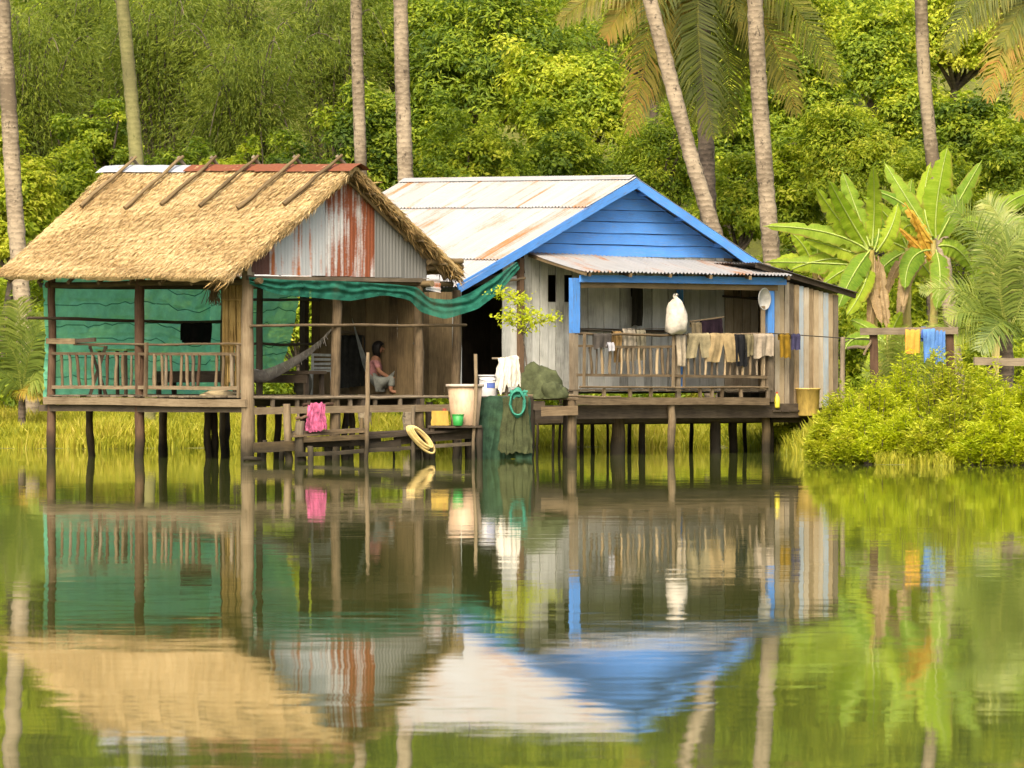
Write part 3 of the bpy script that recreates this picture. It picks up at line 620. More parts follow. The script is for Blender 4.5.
# posts
def hpost(px, py_top, r, mat, b=None, a=None, z0=-.9, name='post', ztop=None):
    if a is None: a_ = H.au(px, b); b_ = b
    else: a_ = a; b_ = H.bv(px, a)
    zt = H.z(py_top, a_, b_) if ztop is None else ztop
    return L_(name, mat, hut, H.p(a_, b_, z0), H.p(a_ + RNG.normal(0, .015), b_ + RNG.normal(0, .015), zt), r * 1.06, r * .92, seg=10, bend=.012)
hpost(51.5, 276, .078, M['red'], b=0); hpost(139, 278, .09, M['red'], b=0.02); hpost(248.5, 272, .118, M['tan'], b=0)
hpost(334.5, 283, .092, M['tan'], a=0); hpost(419.5, 286, .095, M['tan'], a=0); hpost(457, 290, .082, M['tan'], a=.12)
hpost(259.5, 283, .062, M['dark'], b=1.6); hpost(225, 283, .075, M['brown'], b=HW)
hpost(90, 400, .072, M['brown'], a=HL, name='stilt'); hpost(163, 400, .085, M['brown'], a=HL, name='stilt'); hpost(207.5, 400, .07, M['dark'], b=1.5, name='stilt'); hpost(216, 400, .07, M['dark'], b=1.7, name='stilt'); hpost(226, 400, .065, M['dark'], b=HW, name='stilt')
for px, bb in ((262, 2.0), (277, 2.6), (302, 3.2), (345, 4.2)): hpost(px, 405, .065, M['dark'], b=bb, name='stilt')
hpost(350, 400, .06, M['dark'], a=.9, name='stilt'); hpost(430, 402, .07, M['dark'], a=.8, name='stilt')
# deck: joists, planks, edge boards
na = int(HL / .165)
for i in range(na): B_('deck_plank', M['grey'], hut, H.p(-.06 + (i + .5) * (HL + .1) / na, -.10 + RNG.normal(0, .02), DK - .02), H.p(-.06 + (i + .5) * (HL + .1) / na, HW + .1, DK - .02), H.u, (HL + .1) / na - .012, .035, seg=2, j=.003)
B_('edge_board', M['tan'], hut, H.U(44, 400.5, -.13), H.U(246, 403, -.13), Z3, .135, .045, seg=6, j=.006)
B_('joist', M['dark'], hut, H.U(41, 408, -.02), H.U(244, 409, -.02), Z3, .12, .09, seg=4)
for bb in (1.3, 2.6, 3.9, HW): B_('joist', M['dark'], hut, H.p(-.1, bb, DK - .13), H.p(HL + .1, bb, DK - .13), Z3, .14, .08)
L_('edge_pole', M['grey'], hut, H.W(250, 397.5, -.10), H.W(452, 397.0, -.10), .028, seg=8, bend=.006)
B_('edge_board', M['tan'], hut, H.W(252, 411, -.09), H.W(450, 408, -.09), Z3, .125, .045, seg=6)
for px in (272, 297, 350.5, 375, 400): B_('joist_end', M['grey'], hut, H.W(px, 398.6, -.07), H.W(px, 408, -.07), H.v, .06, .05, seg=1)
# front railing
rail = L_('railing', M['tan'], hut, H.U(74, 344.2, -.06), H.U(247, 344.3, -.06), .020, seg=10, bend=.006)
B_('rail', M['tan'], rail, H.U(52, 353.5, -.05), H.U(246, 354, -.05), Z3, .052, .03, seg=6); B_('rail', M['tan'], rail, H.U(52, 386.8, -.05), H.U(244, 388.3, -.05), Z3, .066, .03, seg=6)
L_('rail', M['grey'], rail, H.U(52, 396, -.09), H.U(146, 395.5, -.09), .012)
B_('rail', M['walltan'], rail, H.U(47, 341, -.1), H.U(75.5, 341.2, -.1), Z3, .10, .05, seg=1); B_('rail', M['dark'], rail, H.U(75.8, 340.8, -.1), H.U(95, 339.2, -.1), Z3, .075, .045, seg=1)
B_('rail_post', M['tan'], rail, H.U(146.5, 342.5, -.10), H.U(145.5, 397, -.10), H.u, .065, .045, seg=3); B_('rail_post', M['tan'], rail, H.U(238.5, 345, -.09), H.U(238.5, 398, -.09), H.u, .058, .04, seg=3)
bx = list(np.linspace(62, 139, 11)) + [155, 162.5, 166, 171, 180, 187.5, 193, 199, 216, 224, 231]
for i, x in enumerate(bx): L_('baluster', M[('tan', 'grey', 'red', 'tan')[i % 4]], rail, H.U(x + RNG.normal(0, .8), 386, -.04), H.U(x + RNG.normal(0, .8), 354, -.04), .034 * RNG.uniform(.75, 1.15), seg=4, sides=6, bend=.006, rough=.10)
# rails and poles across the open sides
L_('rail', M['tan'], hut, H.W(250, 326, -.12), H.W(466, 325, -.12), .026, seg=10, bend=.006)
L_('rail', M['dark'], hut, H.W(27, 318, HL - .12), H.W(222, 321.5, HL - .12), .03, seg=8)
for y in (300, 344): L_('rail', M['dark'], hut, H.U(222, y, HW - .1), H.U(320, y, HW - .1), .026, seg=5)
# gable sheets
bb_ = [(248, 272, 'gab_brown'), (269, 300, 'gab_white'), (297.5, 328, 'gab_white'), (325, 351.5, 'gab_rust'), (349, 377, 'gab_rust'), (374, 402, 'gab_grey'), (399, 427, 'gab_grey')]
def roof_z(b, a=-.05): return (zR + (zE - zR) * (bR - b) / (bR - bE) if b < bR else zR + (zK - zR) * (b - bR) / (bK - bR)) - .20
for i, (x0, x1, mt) in enumerate(bb_):
    b0, b1 = H.bv(x0, -.05), H.bv(x1, -.05); aa = -.05 - .016 * (i % 2); segs = [b0] + ([bR] if b0 < bR < b1 else []) + [b1]; yb = 274.5 + i * .6; cols = 26; pts = []; uvs = []
    for j in range(4):
        row = []; ur = []
        for q in range(cols + 1):
            b = b0 + (b1 - b0) * q / cols; zb = H.z(yb, aa, b); zt = max(zb + .05, roof_z(b)); z = zb + (zt - zb) * j / 3
            row.append(H.p(aa - .010 * math.sin(2 * math.pi * (b - b0) / .076), b, z)); ur.append((b, z))
        pts.append(row); uvs.append(ur)
    MB().grid(pts, uvs=uvs).obj('gable_sheet', M[mt], hut, smooth=True)
B_('gable_beam', M['grey'], hut, H.W(247, 277.5, -.10), H.W(428, 280.5, -.10), Z3, .07, .06, seg=4)
B_('gable_board', M['wallpale'], hut, H.W(248, 258, -.13), H.W(249, 275, -.13), H.v, .09, .02, seg=1)
# rear plank wall of the room behind the hammocks
x = 312.0
bw_ = HW + .05; a0 = H.au(312, bw_); a1 = H.au(421, bw_); npl = 14
for i in range(npl):
    a = a0 + (a1 - a0) * (i + .5) / npl; B_('wall_plank', M['brown'], hut, H.p(a, bw_ + .012 * (i % 2), DK), H.p(a, bw_ + .012 * (i % 2), ZP + .3), H.u, abs(a1 - a0) / npl + .008, .022, seg=2)
for i in range(4): B_('wall_plank', M['brown'], hut, P(425.5 + 7.6 * i, 398, 93.6), P(425.5 + 7.6 * i, 292, 93.6), V(1, 0, 0), .145, .022, seg=2)
B_('wall_post', M['dark'], hut, H.p(a0 + .12, bw_ - .08, DK), H.p(a0 + .12, bw_ - .08, ZP + .1), H.u, .15, .1)
# scrap tucked under the right eave
for k, (y, w) in enumerate(((262, .05), (268, .06))): L_('eave_pole', M['brown'], hut, H.W(428, y, -.2 + .1 * k), H.W(462, y - 1, -.2 + .1 * k), w)
corrugated('scrap_sheet', M['gab_white'], hut, H.W(426, 279, -.14), H.W(426, 290, -.2), H.W(441, 293, -.2), H.W(440, 279, -.14))

# ------------------------------------------------------------------ cloths, mats and nets on the hut
tp = [H.W(x, y, HL + .10) for x, y in ((43, 274), (100, 276), (165, 276), (172, 283), (186, 287), (200, 286), (209, 278))]
bt = [H.W(x, y, HL + .10) for x, y in ((43.5, 397), (100, 396), (160, 396), (180, 395.5), (209, 395))]
def tarp(name, label, top, bot, nu, nv, seed, axis):
    a = interp_pts(top, nu + 1); b = interp_pts(bot, nu + 1); rows = []
    for j in range(nv + 1):
        t = j / nv; row = []
        for i in range(nu + 1):
            cr = max(0, 1 - abs(((t * 7 + .10 * vnoise(i * .25, seed)) % 1) - .5) * 14)
            d = .05 * vnoise(i * .22 + 2 * math.sin(t * 3), seed) + .025 * vnoise(i * .6 + t * 12, seed + 3) - .05 * cr
            row.append(a[i] * (1 - t) + b[i] * t + axis * d)
        rows.append(row)
    mb = MB(); mb.grid(rows); o = tag(mb.obj(name, M['tarp'], None, smooth=True), label, 'tarpaulin'); nrm_ = nrm(np.cross(a[-1] - a[0], V(0, 0, 1))); nrm_ = nrm_ if nrm_[1] < 0 else -nrm_
    for q in range(1, 7):
        j = int(nv * (q - .35 + .15 * math.sin(q * 2.3 + seed)) / 6.6); pts = [np.array(rows[min(nv, max(0, j + int(round(1.6 * vnoise(i * .16 + q, seed + 9)))))][i]) + nrm_ * .012 for i in range(0, nu + 1, 2)]
        tube(MB(), pts, .008, 4).obj('fold_cord', M['tarpcord'], o)
    return o
tarp('green_tarpaulin', 'bright green tarpaulin walling the far end of the thatched porch', tp, bt, 60, 56, 1, H.u)
tarp('green_tarpaulin', 'narrow green tarpaulin strip seen behind the straw mat and corner post', [H.U(x, 277, HW + .12) for x in (206, 226, 250)], [H.U(x, 393, HW + .12) for x in (207, 230, 250)], 14, 40, 2, H.v)
tarp('green_tarpaulin', 'green tarpaulin with slanting edge behind the grey hammock', [H.U(x, 277, HW + .2) for x in (252, 280, 303)], [H.U(x, y, HW + .2) for x, y in ((252, 372), (265, 372), (285, 365))], 22, 40, 3, H.v)
# straw mat hanging at the corner
mb = MB()
for i in range(44):
    x = 222 + 23 * i / 43; b0 = .12 + .05 * math.sin(i * 1.7); yb = 386 + 4 * math.sin(i * 2.3)
    log(mb, H.U(x + RNG.normal(0, .4), 276 + RNG.uniform(0, 8), b0), H.U(x + RNG.normal(0, .7), yb, b0 + RNG.normal(0, .015)), .014, .012, seg=3, sides=4, bend=.008)
for y in (300, 345): tube(mb, [H.U(x, y, .05) for x in (221, 232, 246)], .01, 4)
tag(mb.obj('straw_mat', M['mat'], None), 'straw reed mat hanging upright beside the pale corner post', 'mat')
mb = MB(); cc_ = H.U(213.5, 287, .35)
for i in range(46): log(mb, cc_ + V(RNG.normal(0, .035), RNG.normal(0, .03), .12), cc_ + V(RNG.normal(0, .07), RNG.normal(0, .05), -.32 * RNG.uniform(.7, 1.05)), .008, .005, seg=2, sides=4)
tag(mb.obj('straw_broom', M['brown'], None), 'dark bundle of bristles hanging under the thatch left of the mat', 'broom')
tag(drape('black_cloth', cloth('black_cloth', (.012, .012, .013), .3), H.W(181.5, 321, HL - .12), H.W(211, 321.5, HL - .12), .40, .36, -H.u, 2, .015, seed=3, skew=-.10), 'black cloth hung over the dark pole in front of the tarpaulin', 'cloth')
# dark green net swagged from the gable to the blue roof
top = [H.W(249, 277, -.22), H.W(290, 280, -.24), H.W(340, 281, -.24), H.W(390, 284, -.24), H.W(418, 287, -.3), P(428, 298, 91.6), P(450, 300, 91.8), P(470, 293, 92.2), P(495, 277, 92.6), P(517, 262, 92.9)]
bot = [H.W(249.5, 284, -.2), H.W(275, 294, -.22), H.W(305, 297, -.24), H.W(350, 301, -.24), H.W(385, 295, -.26), H.W(410, 300, -.3), P(420, 312, 91.4), P(445, 319.5, 91.6), P(478, 309, 92.1), P(500, 292, 92.6), P(520, 268, 92.9)]
tag(swag(top, bot, 110, 16, .05, 4, ridge=2.2).obj('green_net', M['net'], None, smooth=True), 'dark green netting swagged under the rusty gable to the blue roof', 'net')

# hammocks
def hammock(label, pts, widths, mat, seed, fringe=True):
    C = interp_pts(pts, 34); wd = np.interp(np.linspace(0, 1, 34), np.linspace(0, 1, len(widths)), widths); r = np.random.default_rng(seed); rows = []
    for i in range(34):
        row = []
        for j in range(11):
            f = -1 + 2 * j / 10; row.append(C[i] + V(0, f * wd[i] * .8, -wd[i] * .55 * (1 - f * f) + r.normal(0, .004)) + V(f * wd[i] * .2, 0, wd[i] * .3 * abs(f)))
        rows.append(row)
    mb = MB(); mb.grid(rows)
    if fringe:
        for i in range(3, 31):
            p = rows[i][0]; l = r.uniform(.08, .2); tube(mb, [p, p + V(r.normal(0, .02), -.01, -l * .5), p + V(r.normal(0, .03), -.01, -l)], .006, 4)
    return tag(mb.obj('hammock', mat, None, smooth=True), label, 'hammock')
pA = H.W(333, 328, .02); pB = P(228, 352, 91.0); mid = [P(318, 345, 90.9), P(300, 358, 90.9), P(280, 369, 90.9), P(262, 376, 90.9), P(245, 371, 90.9)]
hammock('grey string hammock sagging from the middle post towards the straw mat', [pA] + mid + [pB], [.02, .08, .14, .2, .26, .24, .06], M['hammock'], 1)
YB = 92.4
hammock('pale string hammock tied to the right post around the seated person', [H.W(416, 338, .02), P(408, 356, YB), P(398, 374, YB), P(387, 383, YB), P(375, 383, YB), P(365, 366, YB), P(357, 338, YB), P(352, 318, YB)], [.02, .05, .10, .2, .24, .22, .1, .02], M['hammock2'], 2, False)

# ------------------------------------------------------------------ person sitting in the pale hammock
def skin_mesh(name, nodes, edges, sub=2):
    me = bpy.data.meshes.new(name); me.from_pydata([n[0] for n in nodes], edges, []); o = bpy.data.objects.new(name, me); COL.objects.link(o)
    md = o.modifiers.new('s', 'SKIN'); sk = me.skin_vertices[0].data
    for i, n in enumerate(nodes): sk[i].radius = (n[1], n[2] if len(n) > 2 else n[1]); sk[i].use_root = (i == 0)
    md.use_smooth_shade = True; ss = o.modifiers.new('d', 'SUBSURF'); ss.levels = sub; ss.render_levels = sub
    dg = bpy.context.evaluated_depsgraph_get(); out = bpy.data.meshes.new_from_object(o.evaluated_get(dg)); out.name = name
    bpy.data.objects.remove(o); bpy.data.meshes.remove(me)
    for p in out.polygons: p.use_smooth = True
    return out
def person():
    o = P(372, 393, YB); o[2] += .17
    t = thing('person', 'person with black hair in pink and white top sitting in pale hammock', 'person', o - V(0, 0, .17))
    # x right (facing direction), y away, z up; pelvis at the origin
    nd = [((0, 0, 0), .13, .15), ((.02, 0, .15), .115, .14), ((.05, 0, .30), .12, .15), ((.07, 0, .42), .10, .12), ((.09, 0, .50), .045, .048), ((.11, 0, .56), .055, .055), ((.125, 0, .63), .082, .074), ((.115, 0, .70), .07, .066),
          ((.07, -.17, .41), .052), ((.13, -.22, .22), .042), ((.29, -.15, .12), .034), ((.36, -.13, .11), .026),
          ((.07, .17, .41), .052), ((.14, .22, .22), .042), ((.30, .15, .13), .034), ((.37, .13, .12), .026),
          ((.16, -.11, .03), .085), ((.36, -.13, .10), .062), ((.34, -.14, -.08), .05), ((.35, -.14, -.14), .035), ((.45, -.15, -.155), .028),
          ((.16, .11, .03), .085), ((.36, .13, .10), .062), ((.36, .14, -.08), .05), ((.37, .14, -.14), .035), ((.47, .15, -.155), .028)]
    ed = [(0, 1), (1, 2), (2, 3), (3, 4), (4, 5), (5, 6), (6, 7), (3, 8), (8, 9), (9, 10), (10, 11), (3, 12), (12, 13), (13, 14), (14, 15), (0, 16), (16, 17), (17, 18), (18, 19), (19, 20), (0, 21), (21, 22), (22, 23), (23, 24), (24, 25)]
    body = link('body', skin_mesh('body', nd, ed), M['skin'], t, o)
    # face, ears and fingers grown onto the body mesh
    mb = MB()
    for s in (-1, 1):
        lathe(mb, V(.196, s * .030, .640), [(0, -.009), (.008, -.005), (.010, 0), (.008, .006), (0, .009)], 8); lathe(mb, V(.115, s * .078, .625), [(0, -.03), (.012, -.02), (.014, 0), (.012, .02), (0, .03)], 8)
        for q in range(4): tube(mb, [V(.37, s * (.13) + (q - 1.5) * .016, .115), V(.40, s * .13 + (q - 1.5) * .018, .112), V(.425 - .006 * abs(q - 1.5), s * .13 + (q - 1.5) * .018, .095)], [.009, .008, .006], 6)
        tube(mb, [V(.345, s * .11, .115), V(.37, s * .095, .11), V(.39, s * .092, .10)], [.010, .009, .007], 6)
    tube(mb, [V(.195, 0, .645), V(.218, 0, .612), V(.20, 0, .604)], [.010, .015, .008], 7); tube(mb, [V(.188, -.026, .578), V(.204, 0, .577), V(.188, .026, .578)], [.005, .009, .005], 6)
    bm_ = mb.mesh('body'); import bmesh
    b = bmesh.new(); b.from_mesh(body.data); b.from_mesh(bm_); b.to_mesh(body.data); b.free()
    # hair
    mb = MB(); rows = []
    for j in range(15):
        th = math.pi * .96 * j / 14; row = []
        for i in range(20):
            f = 2 * math.pi * i / 20; d = V(math.sin(th) * math.cos(f), math.sin(th) * math.sin(f), math.cos(th)); cut = d[0] > .35 and d[2] < .45
            rr = .088 if cut else .118 * (1 + .03 * math.sin(7 * f)); row.append(V(.115, 0, .655) + d * V(rr * (.72 if cut else 1.02), rr * .95, rr * (1.0 if d[2] > 0 else 1.9 if d[0] < .2 else 1)))
        rows.append(row)
    mb.grid(rows, wrap=True); mb.v = [tuple(np.array(v) + o) for v in mb.v]; mb.obj('hair', M['hair'], t, smooth=True)
    # top and sarong
    mt = cloth('pink_white_top', (.26, .12, .12), .6, weave=22); ms = cloth('pale_sarong', (.14, .15, .13), .6, weave=20)
    nd2 = [((0, 0, .02), .145, .165), ((.02, 0, .15), .13, .155), ((.05, 0, .30), .135, .165), ((.07, 0, .425), .105, .13), ((.07, -.17, .41), .064), ((.12, -.21, .26), .056), ((.07, .17, .41), .064), ((.12, .21, .26), .056)]
    link('shirt', skin_mesh('shirt', nd2, [(0, 1), (1, 2), (2, 3), (3, 4), (4, 5), (3, 6), (6, 7)]), mt, t, o)
    nd3 = [((0, 0, -.01), .15, .17), ((.16, -.11, .03), .105), ((.36, -.13, .10), .082), ((.345, -.14, -.07), .072), ((.16, .11, .03), .105), ((.36, .13, .10), .082), ((.365, .14, -.07), .072)]
    link('sarong', skin_mesh('sarong', nd3, [(0, 1), (1, 2), (2, 3), (0, 4), (4, 5), (5, 6)]), ms, t, o)
person()

# ------------------------------------------------------------------ things inside the thatched hut
def box_thing(name, label, cat, mat, parts, loc): ...
t = thing('bench', 'long dark low bench behind the front railing of the thatched hut', 'bench', H.p(HL * .5, 2.2, DK))
B_('seat', M['dark'], t, H.p(.7, 2.2, DK + .40), H.p(HL - .5, 2.2, DK + .40), H.v, .45, .06)
B_('apron', M['dark'], t, H.p(.75, 1.99, DK + .29), H.p(HL - .55, 1.99, DK + .29), Z3, .15, .03)
for a in (.8, HL / 2, HL - .6):
    for b in (2.03, 2.38): B_('leg', M['dark'], t, H.p(a, b, DK), H.p(a, b, DK + .37), H.u, .07, .07, seg=1)
t = thing('table', 'small green topped table behind the railing near the tarpaulin', 'table', H.p(HL - 1.5, 1.0, DK))
gt = plastic('green_board', (.16, .36, .12)); a0 = H.au(106, 1.0); a1 = H.au(137, 1.0); zt = H.z(350, a0, 1.0)
B_('table_top', gt, t, H.p(a0, 1.0, zt), H.p(a1, 1.0, zt), H.v, .5, .035, seg=1)
for a in (a0 - .08, a1 + .08):
    for b in (.8, 1.2): B_('leg', M['dark'], t, H.p(a, b, DK), H.p(a, b, zt - .015), H.u, .05, .05, seg=1)
t = thing('folding_stool', 'dark cross legged stool behind the left railing', 'stool', P(98, 394, 92.8))
for s in (-1, 1):
    for d in (0, .3): B_('leg', M['dark'], t, P(98 - 8 * s, 395, 92.6 + d), P(98 + 8 * s, 346, 92.6 + d), V(1, 0, 0), .05, .03, seg=1)
    B_('crossbar', M['dark'], t, P(98 + 8 * s, 348, 92.6), P(98 + 8 * s, 348, 92.9), V(1, 0, 0), .05, .04, seg=1)
B_('seat', M['brown'], t, P(89, 346, 92.75), P(107, 346, 92.75), V(0, 1, 0), .32, .02)
tag(lump('sack', cloth('tan_sack', (.36, .29, .17), .3), V(*H.p(H.au(220, .25), .25, DK)), .32, .12, .09, 4, .14), 'flat tan sack lying on the deck at the foot of the straw mat', 'sack')
t = thing('water_jar', 'dull grey water jar on the hut floor below the grey hammock', 'jar', V(*P(303, 394, 91.6)[:2], DK))
mb = MB(); lathe(mb, V(*P(303, 394, 91.6)[:2], DK), [(0, 0), (.12, 0), (.16, .12), (.165, .24), (.13, .36), (.115, .38), (.135, .41), (.12, .41), (.10, .37), (.14, .22), (0, .03)], 20); mb.obj('jar_body', plastic('jar_clay', (.12, .115, .08), .7), t, smooth=True)
t = thing('chair', 'pale plastic chair with slatted back left of the middle post', 'chair', V(*P(322, 394, 92.2)[:2], DK)); cpl = plastic('chair_plastic', (.23, .25, .23)); cb = P(322, 394, 92.2); cb[2] = DK
for dx in (-.2, .2):
    for dy in (-.2, .2): B_('leg', cpl, t, cb + V(dx, dy, 0), cb + V(dx * .9, dy * .9, .42), V(1, 0, 0), .05, .04, seg=1)
    B_('back_post', cpl, t, cb + V(dx * .9, .2, .42), cb + V(dx * .9, .28, .74), V(1, 0, 0), .05, .035, seg=1)
B_('seat', cpl, t, cb + V(-.22, 0, .43), cb + V(.22, 0, .43), V(0, 1, 0), .44, .03, seg=1)
for z, dy in ((.48, .21), (.56, .235), (.64, .255), (.72, .275)): B_('back_slat', cpl, t, cb + V(-.2, dy, z), cb + V(.2, dy, z), Z3, .045, .02, seg=1)
tag(drape('dark_cloth', cloth('charcoal_cloth', (.018, .02, .018), .5), P(340, 333, 92.9), P(366, 333, 92.9), .98, .9, (0, -1, 0), 4, .05, seed=8), 'big charcoal cloth hanging in the shade left of the seated person', 'cloth')
L_('rail', M['dark'], hut, P(330, 332.5, 92.9), P(415, 332, 93.2), .024)

# ------------------------------------------------------------------ blue house
B = Frame(574, 93.4, 50); house = thing('blue_house', 'wooden stilt house with blue gable and corrugated iron roof', 'house', B.p(3, 2.6, 0))
AW = 1.72; AF = AW - .38; DB = B.z(389.5, 0, 0); n_out = -B.u
bA = B.bv(635, AF); zA = B.z(178, AF, bA); bL = B.bv(457, AF); zL = B.z(284, AF, bL); bRt = B.bv(766, AF); zRt = B.z(267, AF, bRt)
aBk = B.au(404, bA); zBk = B.z(181, aBk, bA)
RA, RB = B.p(AF, bA, zA), B.p(aBk, bA, zBk); LA, LB = B.p(AF, bL, zL), B.p(aBk, bL, zL + (zBk - zA)); QA, QB = B.p(AF, bRt, zRt), B.p(aBk, bRt, zRt + (zBk - zA))
def slope_pt(r0, r1, e0, e1, s, t): return (r0 * (1 - s) + r1 * s) * (1 - t) + (e0 * (1 - s) + e1 * s) * t
NS = 9
for row, (t0, t1) in enumerate(((0.0, .285), (.265, .765), (.745, 1.0))):
    for i in range(NS):
        s0, s1 = i / NS - .006, (i + 1) / NS + .006; S4 = [slope_pt(RA, RB, LA, LB, s, t) for s, t in ((s0, t0), (s1, t0), (s1, t1), (s0, t1))]
        corrugated('roof_sheet', M['zinc2'] if (row, i) in ((0, 0), (0, 3), (0, 7), (1, 2), (1, 5), (2, 4), (1, 0)) else M['zinc'], house, *S4, amp=.019, pitch=.095, lift=-.030 * row + .012 + .005 * (i % 2), rows=3)
for i in range(6):
    s0, s1 = i / 6 - .005, (i + 1) / 6 + .005; corrugated('roof_sheet', M['zinc'], house, *[slope_pt(RA, RB, QA, QB, s, t) for s, t in ((s0, 0), (s1, 0), (s1, 1), (s0, 1))], lift=.01, rows=2)
mb = MB(); dl = nrm(LA - RA); dr = nrm(QA - RA)
mb.grid([[p + dl * .16 + Z3 * .045, p + Z3 * .06, p + dr * .16 + Z3 * .045] for p in (RA + (RB - RA) * k / 6 for k in range(7))], uvs=[[(j * .2, k) for j in range(3)] for k in range(7)]); mb.obj('ridge_cap', M['zinc'], house)
# blue bargeboards, purlins
for e, nm in ((LA, 'l'), (QA, 'r')):
    d = nrm(e - RA); up = np.cross(d, B.u); up = up if up[2] > 0 else -up
    B_('bargeboard', M['blue'], house, RA - up * .085 - B.u * .02, e - up * .085 - B.u * .02 + d * .02, up, .165, .035, seg=6, j=.004)
for t_ in (.12, .4, .7, .97):
    L_('purlin', M['dark'], house, slope_pt(RA, RB, LA, LB, .01, t_) - Z3 * .09, slope_pt(RA, RB, LA, LB, .98, t_) - Z3 * .09, .04); L_('purlin', M['blue'], house, slope_pt(RA, RB, QA, QB, .01, t_) - Z3 * .09, slope_pt(RA, RB, QA, QB, .98, t_) - Z3 * .09, .04)
# gable boards (blue, lapped)
def hz(b): return (zA + (zL - zA) * (bA - b) / (bA - bL) if b < bA else zA + (zRt - zA) * (b - bA) / (bRt - bA)) - .06
def b_at(z, side): return bA + (z - zA + .06) / (zL - zA) * (bL - bA) if side < 0 else bA + (z - zA + .06) / (zRt - zA) * (bRt - bA)
zg0 = B.z(255, AW, B.bv(560, AW)); z = zg0; k = 0
while z < zA - .12:
    hgt = .205; z1 = min(z + hgt, zA - .07); bl0, br0 = max(b_at(z, -1), B.bv(506, AW)), min(b_at(z, 1), B.bv(762, AW)); bl1, br1 = max(b_at(z1, -1), bl0), min(b_at(z1, 1), br0)
    mb = MB(); f0, f1 = AW - .012 - .022, AW - .008; q = [B.p(f0, bl0, z), B.p(f0, br0, z), B.p(f1, br1, z1), B.p(f1, bl1, z1)]; g = [p + B.u * .018 for p in q]
    nseg = 10; rows = []
    for i in range(nseg + 1):
        t_ = i / nseg; w = RNG.normal(0, .004); rows.append([q[0] * (1 - t_) + q[1] * t_ + Z3 * w, q[3] * (1 - t_) + q[2] * t_ + Z3 * w, g[3] * (1 - t_) + g[2] * t_, g[0] * (1 - t_) + g[1] * t_])
    mb.grid(rows, wrap=True); mb.cap(rows[0]); mb.cap(rows[-1]); mb.obj('gable_board', M['blue'], house); z += hgt + .011; k += 1
q = [B.p(AW + .035, b_at(zg0, -1), zg0), B.p(AW + .035, b_at(zg0, 1), zg0), B.p(AW + .035, bA, zA - .08)]; mb = MB(); mb.add(q, [(0, 1, 2)], [(0, 0), (1, 0), (1, 1)]); mb.add([p + B.u * .02 for p in q], [(0, 2, 1)], [(0, 0), (1, 0), (1, 1)]); mb.obj('gable_backing', M['dark'], house)
# front wall of upright planks with openings
WB = DB - .05
def wplank(px0, px1, y0, y1, mat, a=AW, i=0, th=.022):
    b0, b1 = B.bv(px0, a), B.bv(px1, a); bm = (b0 + b1) / 2; aa = a + .016 * (i % 2)
    z0 = B.z(y0, aa, bm) if y0 else WB; z1 = B.z(y1, aa, bm) if y1 else min(hz(bm) - .05, zg0 + .03)
    B_('wall_plank', mat, house, B.p(aa, bm, z0), B.p(aa, bm, z1), B.v, b1 - b0 - .013, th, seg=3, j=.003)
xs = [524 + 8.0 * i for i in range(26)]
for i, x in enumerate(xs[:-1]):
    if x in (548, 564): wplank(x, x + 8, None, 302, M['wallgrey'], i=i); wplank(x, x + 8, 275, None, M['wallgrey'], i=i)
    else: wplank(x, x + 8, None, None, M['wallgrey'], i=i)
for i, x in enumerate((502, 510)): wplank(x, x + 8.2, None, 262, M['wallgrey'], i=i)
B_('wall_post', M['red'], house, B.p(AW - .06, B.bv(520.5, AW - .06), -.3), B.p(AW - .06, B.bv(520.5, AW - .06), B.z(258, AW, 0)), B.v, .10, .09); L_('wall_rail', M['tan'], house, B.W(499, 282.5, AW - .1), B.W(525, 278, AW - .1), .025)
door = B_('door', M['wallpale'], house, B.W(729, 392, AW - .03), B.W(729, 298, AW - .03), B.v, .20, .03)
for x in (737.5, 746, 754): B_('door_plank', M['wallpale'], door, B.W(x, 392, AW - .03), B.W(x, 298, AW - .03), B.v, .20, .03)
B_('door_lintel', M['dark'], house, B.W(723, 296.2, AW - .04), B.W(758, 299, AW - .04), Z3, .04, .05, seg=1)
for i, x in enumerate((724, 732, 741, 750)): wplank(x, x + 8.4, 297, None, M['walltan'], i=i)
for i, x in enumerate((758.5, 766.5)): wplank(x, x + 8.2, None, None, M['walltan'], i=i)
B_('shelf_rail', M['dark'], house, B.W(580, 329.5, AW - .08), B.W(668, 331.5, AW - .08), Z3, .055, .05, seg=4)
# enclosing walls that are not seen from here
bWl, bWr = B.bv(463, AW), B.bv(764, AW); aB2 = AW + 2.6
for i in range(12): B_('wall_plank', M['wallgrey'], house, B.p(AW + .05 + (i + .5) * (aB2 - AW) / 12, bWl, WB), B.p(AW + .05 + (i + .5) * (aB2 - AW) / 12, bWl, hz(bWl) - .12), B.u, (aB2 - AW) / 12 + .01, .03, seg=1)
for i in range(12): B_('wall_plank', M['wallgrey'], house, B.p(AW + .05 + (i + .5) * (aB2 - AW) / 12, bWr, WB), B.p(AW + .05 + (i + .5) * (aB2 - AW) / 12, bWr, hz(bWr) - .12), B.u, (aB2 - AW) / 12 + .01, .03, seg=1)
for i in range(16):
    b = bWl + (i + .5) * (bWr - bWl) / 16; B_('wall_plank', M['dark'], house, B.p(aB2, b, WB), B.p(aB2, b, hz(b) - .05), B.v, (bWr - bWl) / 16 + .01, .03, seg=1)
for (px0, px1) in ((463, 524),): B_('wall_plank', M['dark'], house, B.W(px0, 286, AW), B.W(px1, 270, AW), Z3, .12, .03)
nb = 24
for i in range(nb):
    b = bWl + (i + .5) * (bWr - bWl) / nb; B_('floor_plank', M['dark'], house, B.p(AW - .04, b, WB - .02), B.p(aB2, b, WB - .02), B.v, (bWr - bWl) / nb - .006, .03, seg=1)
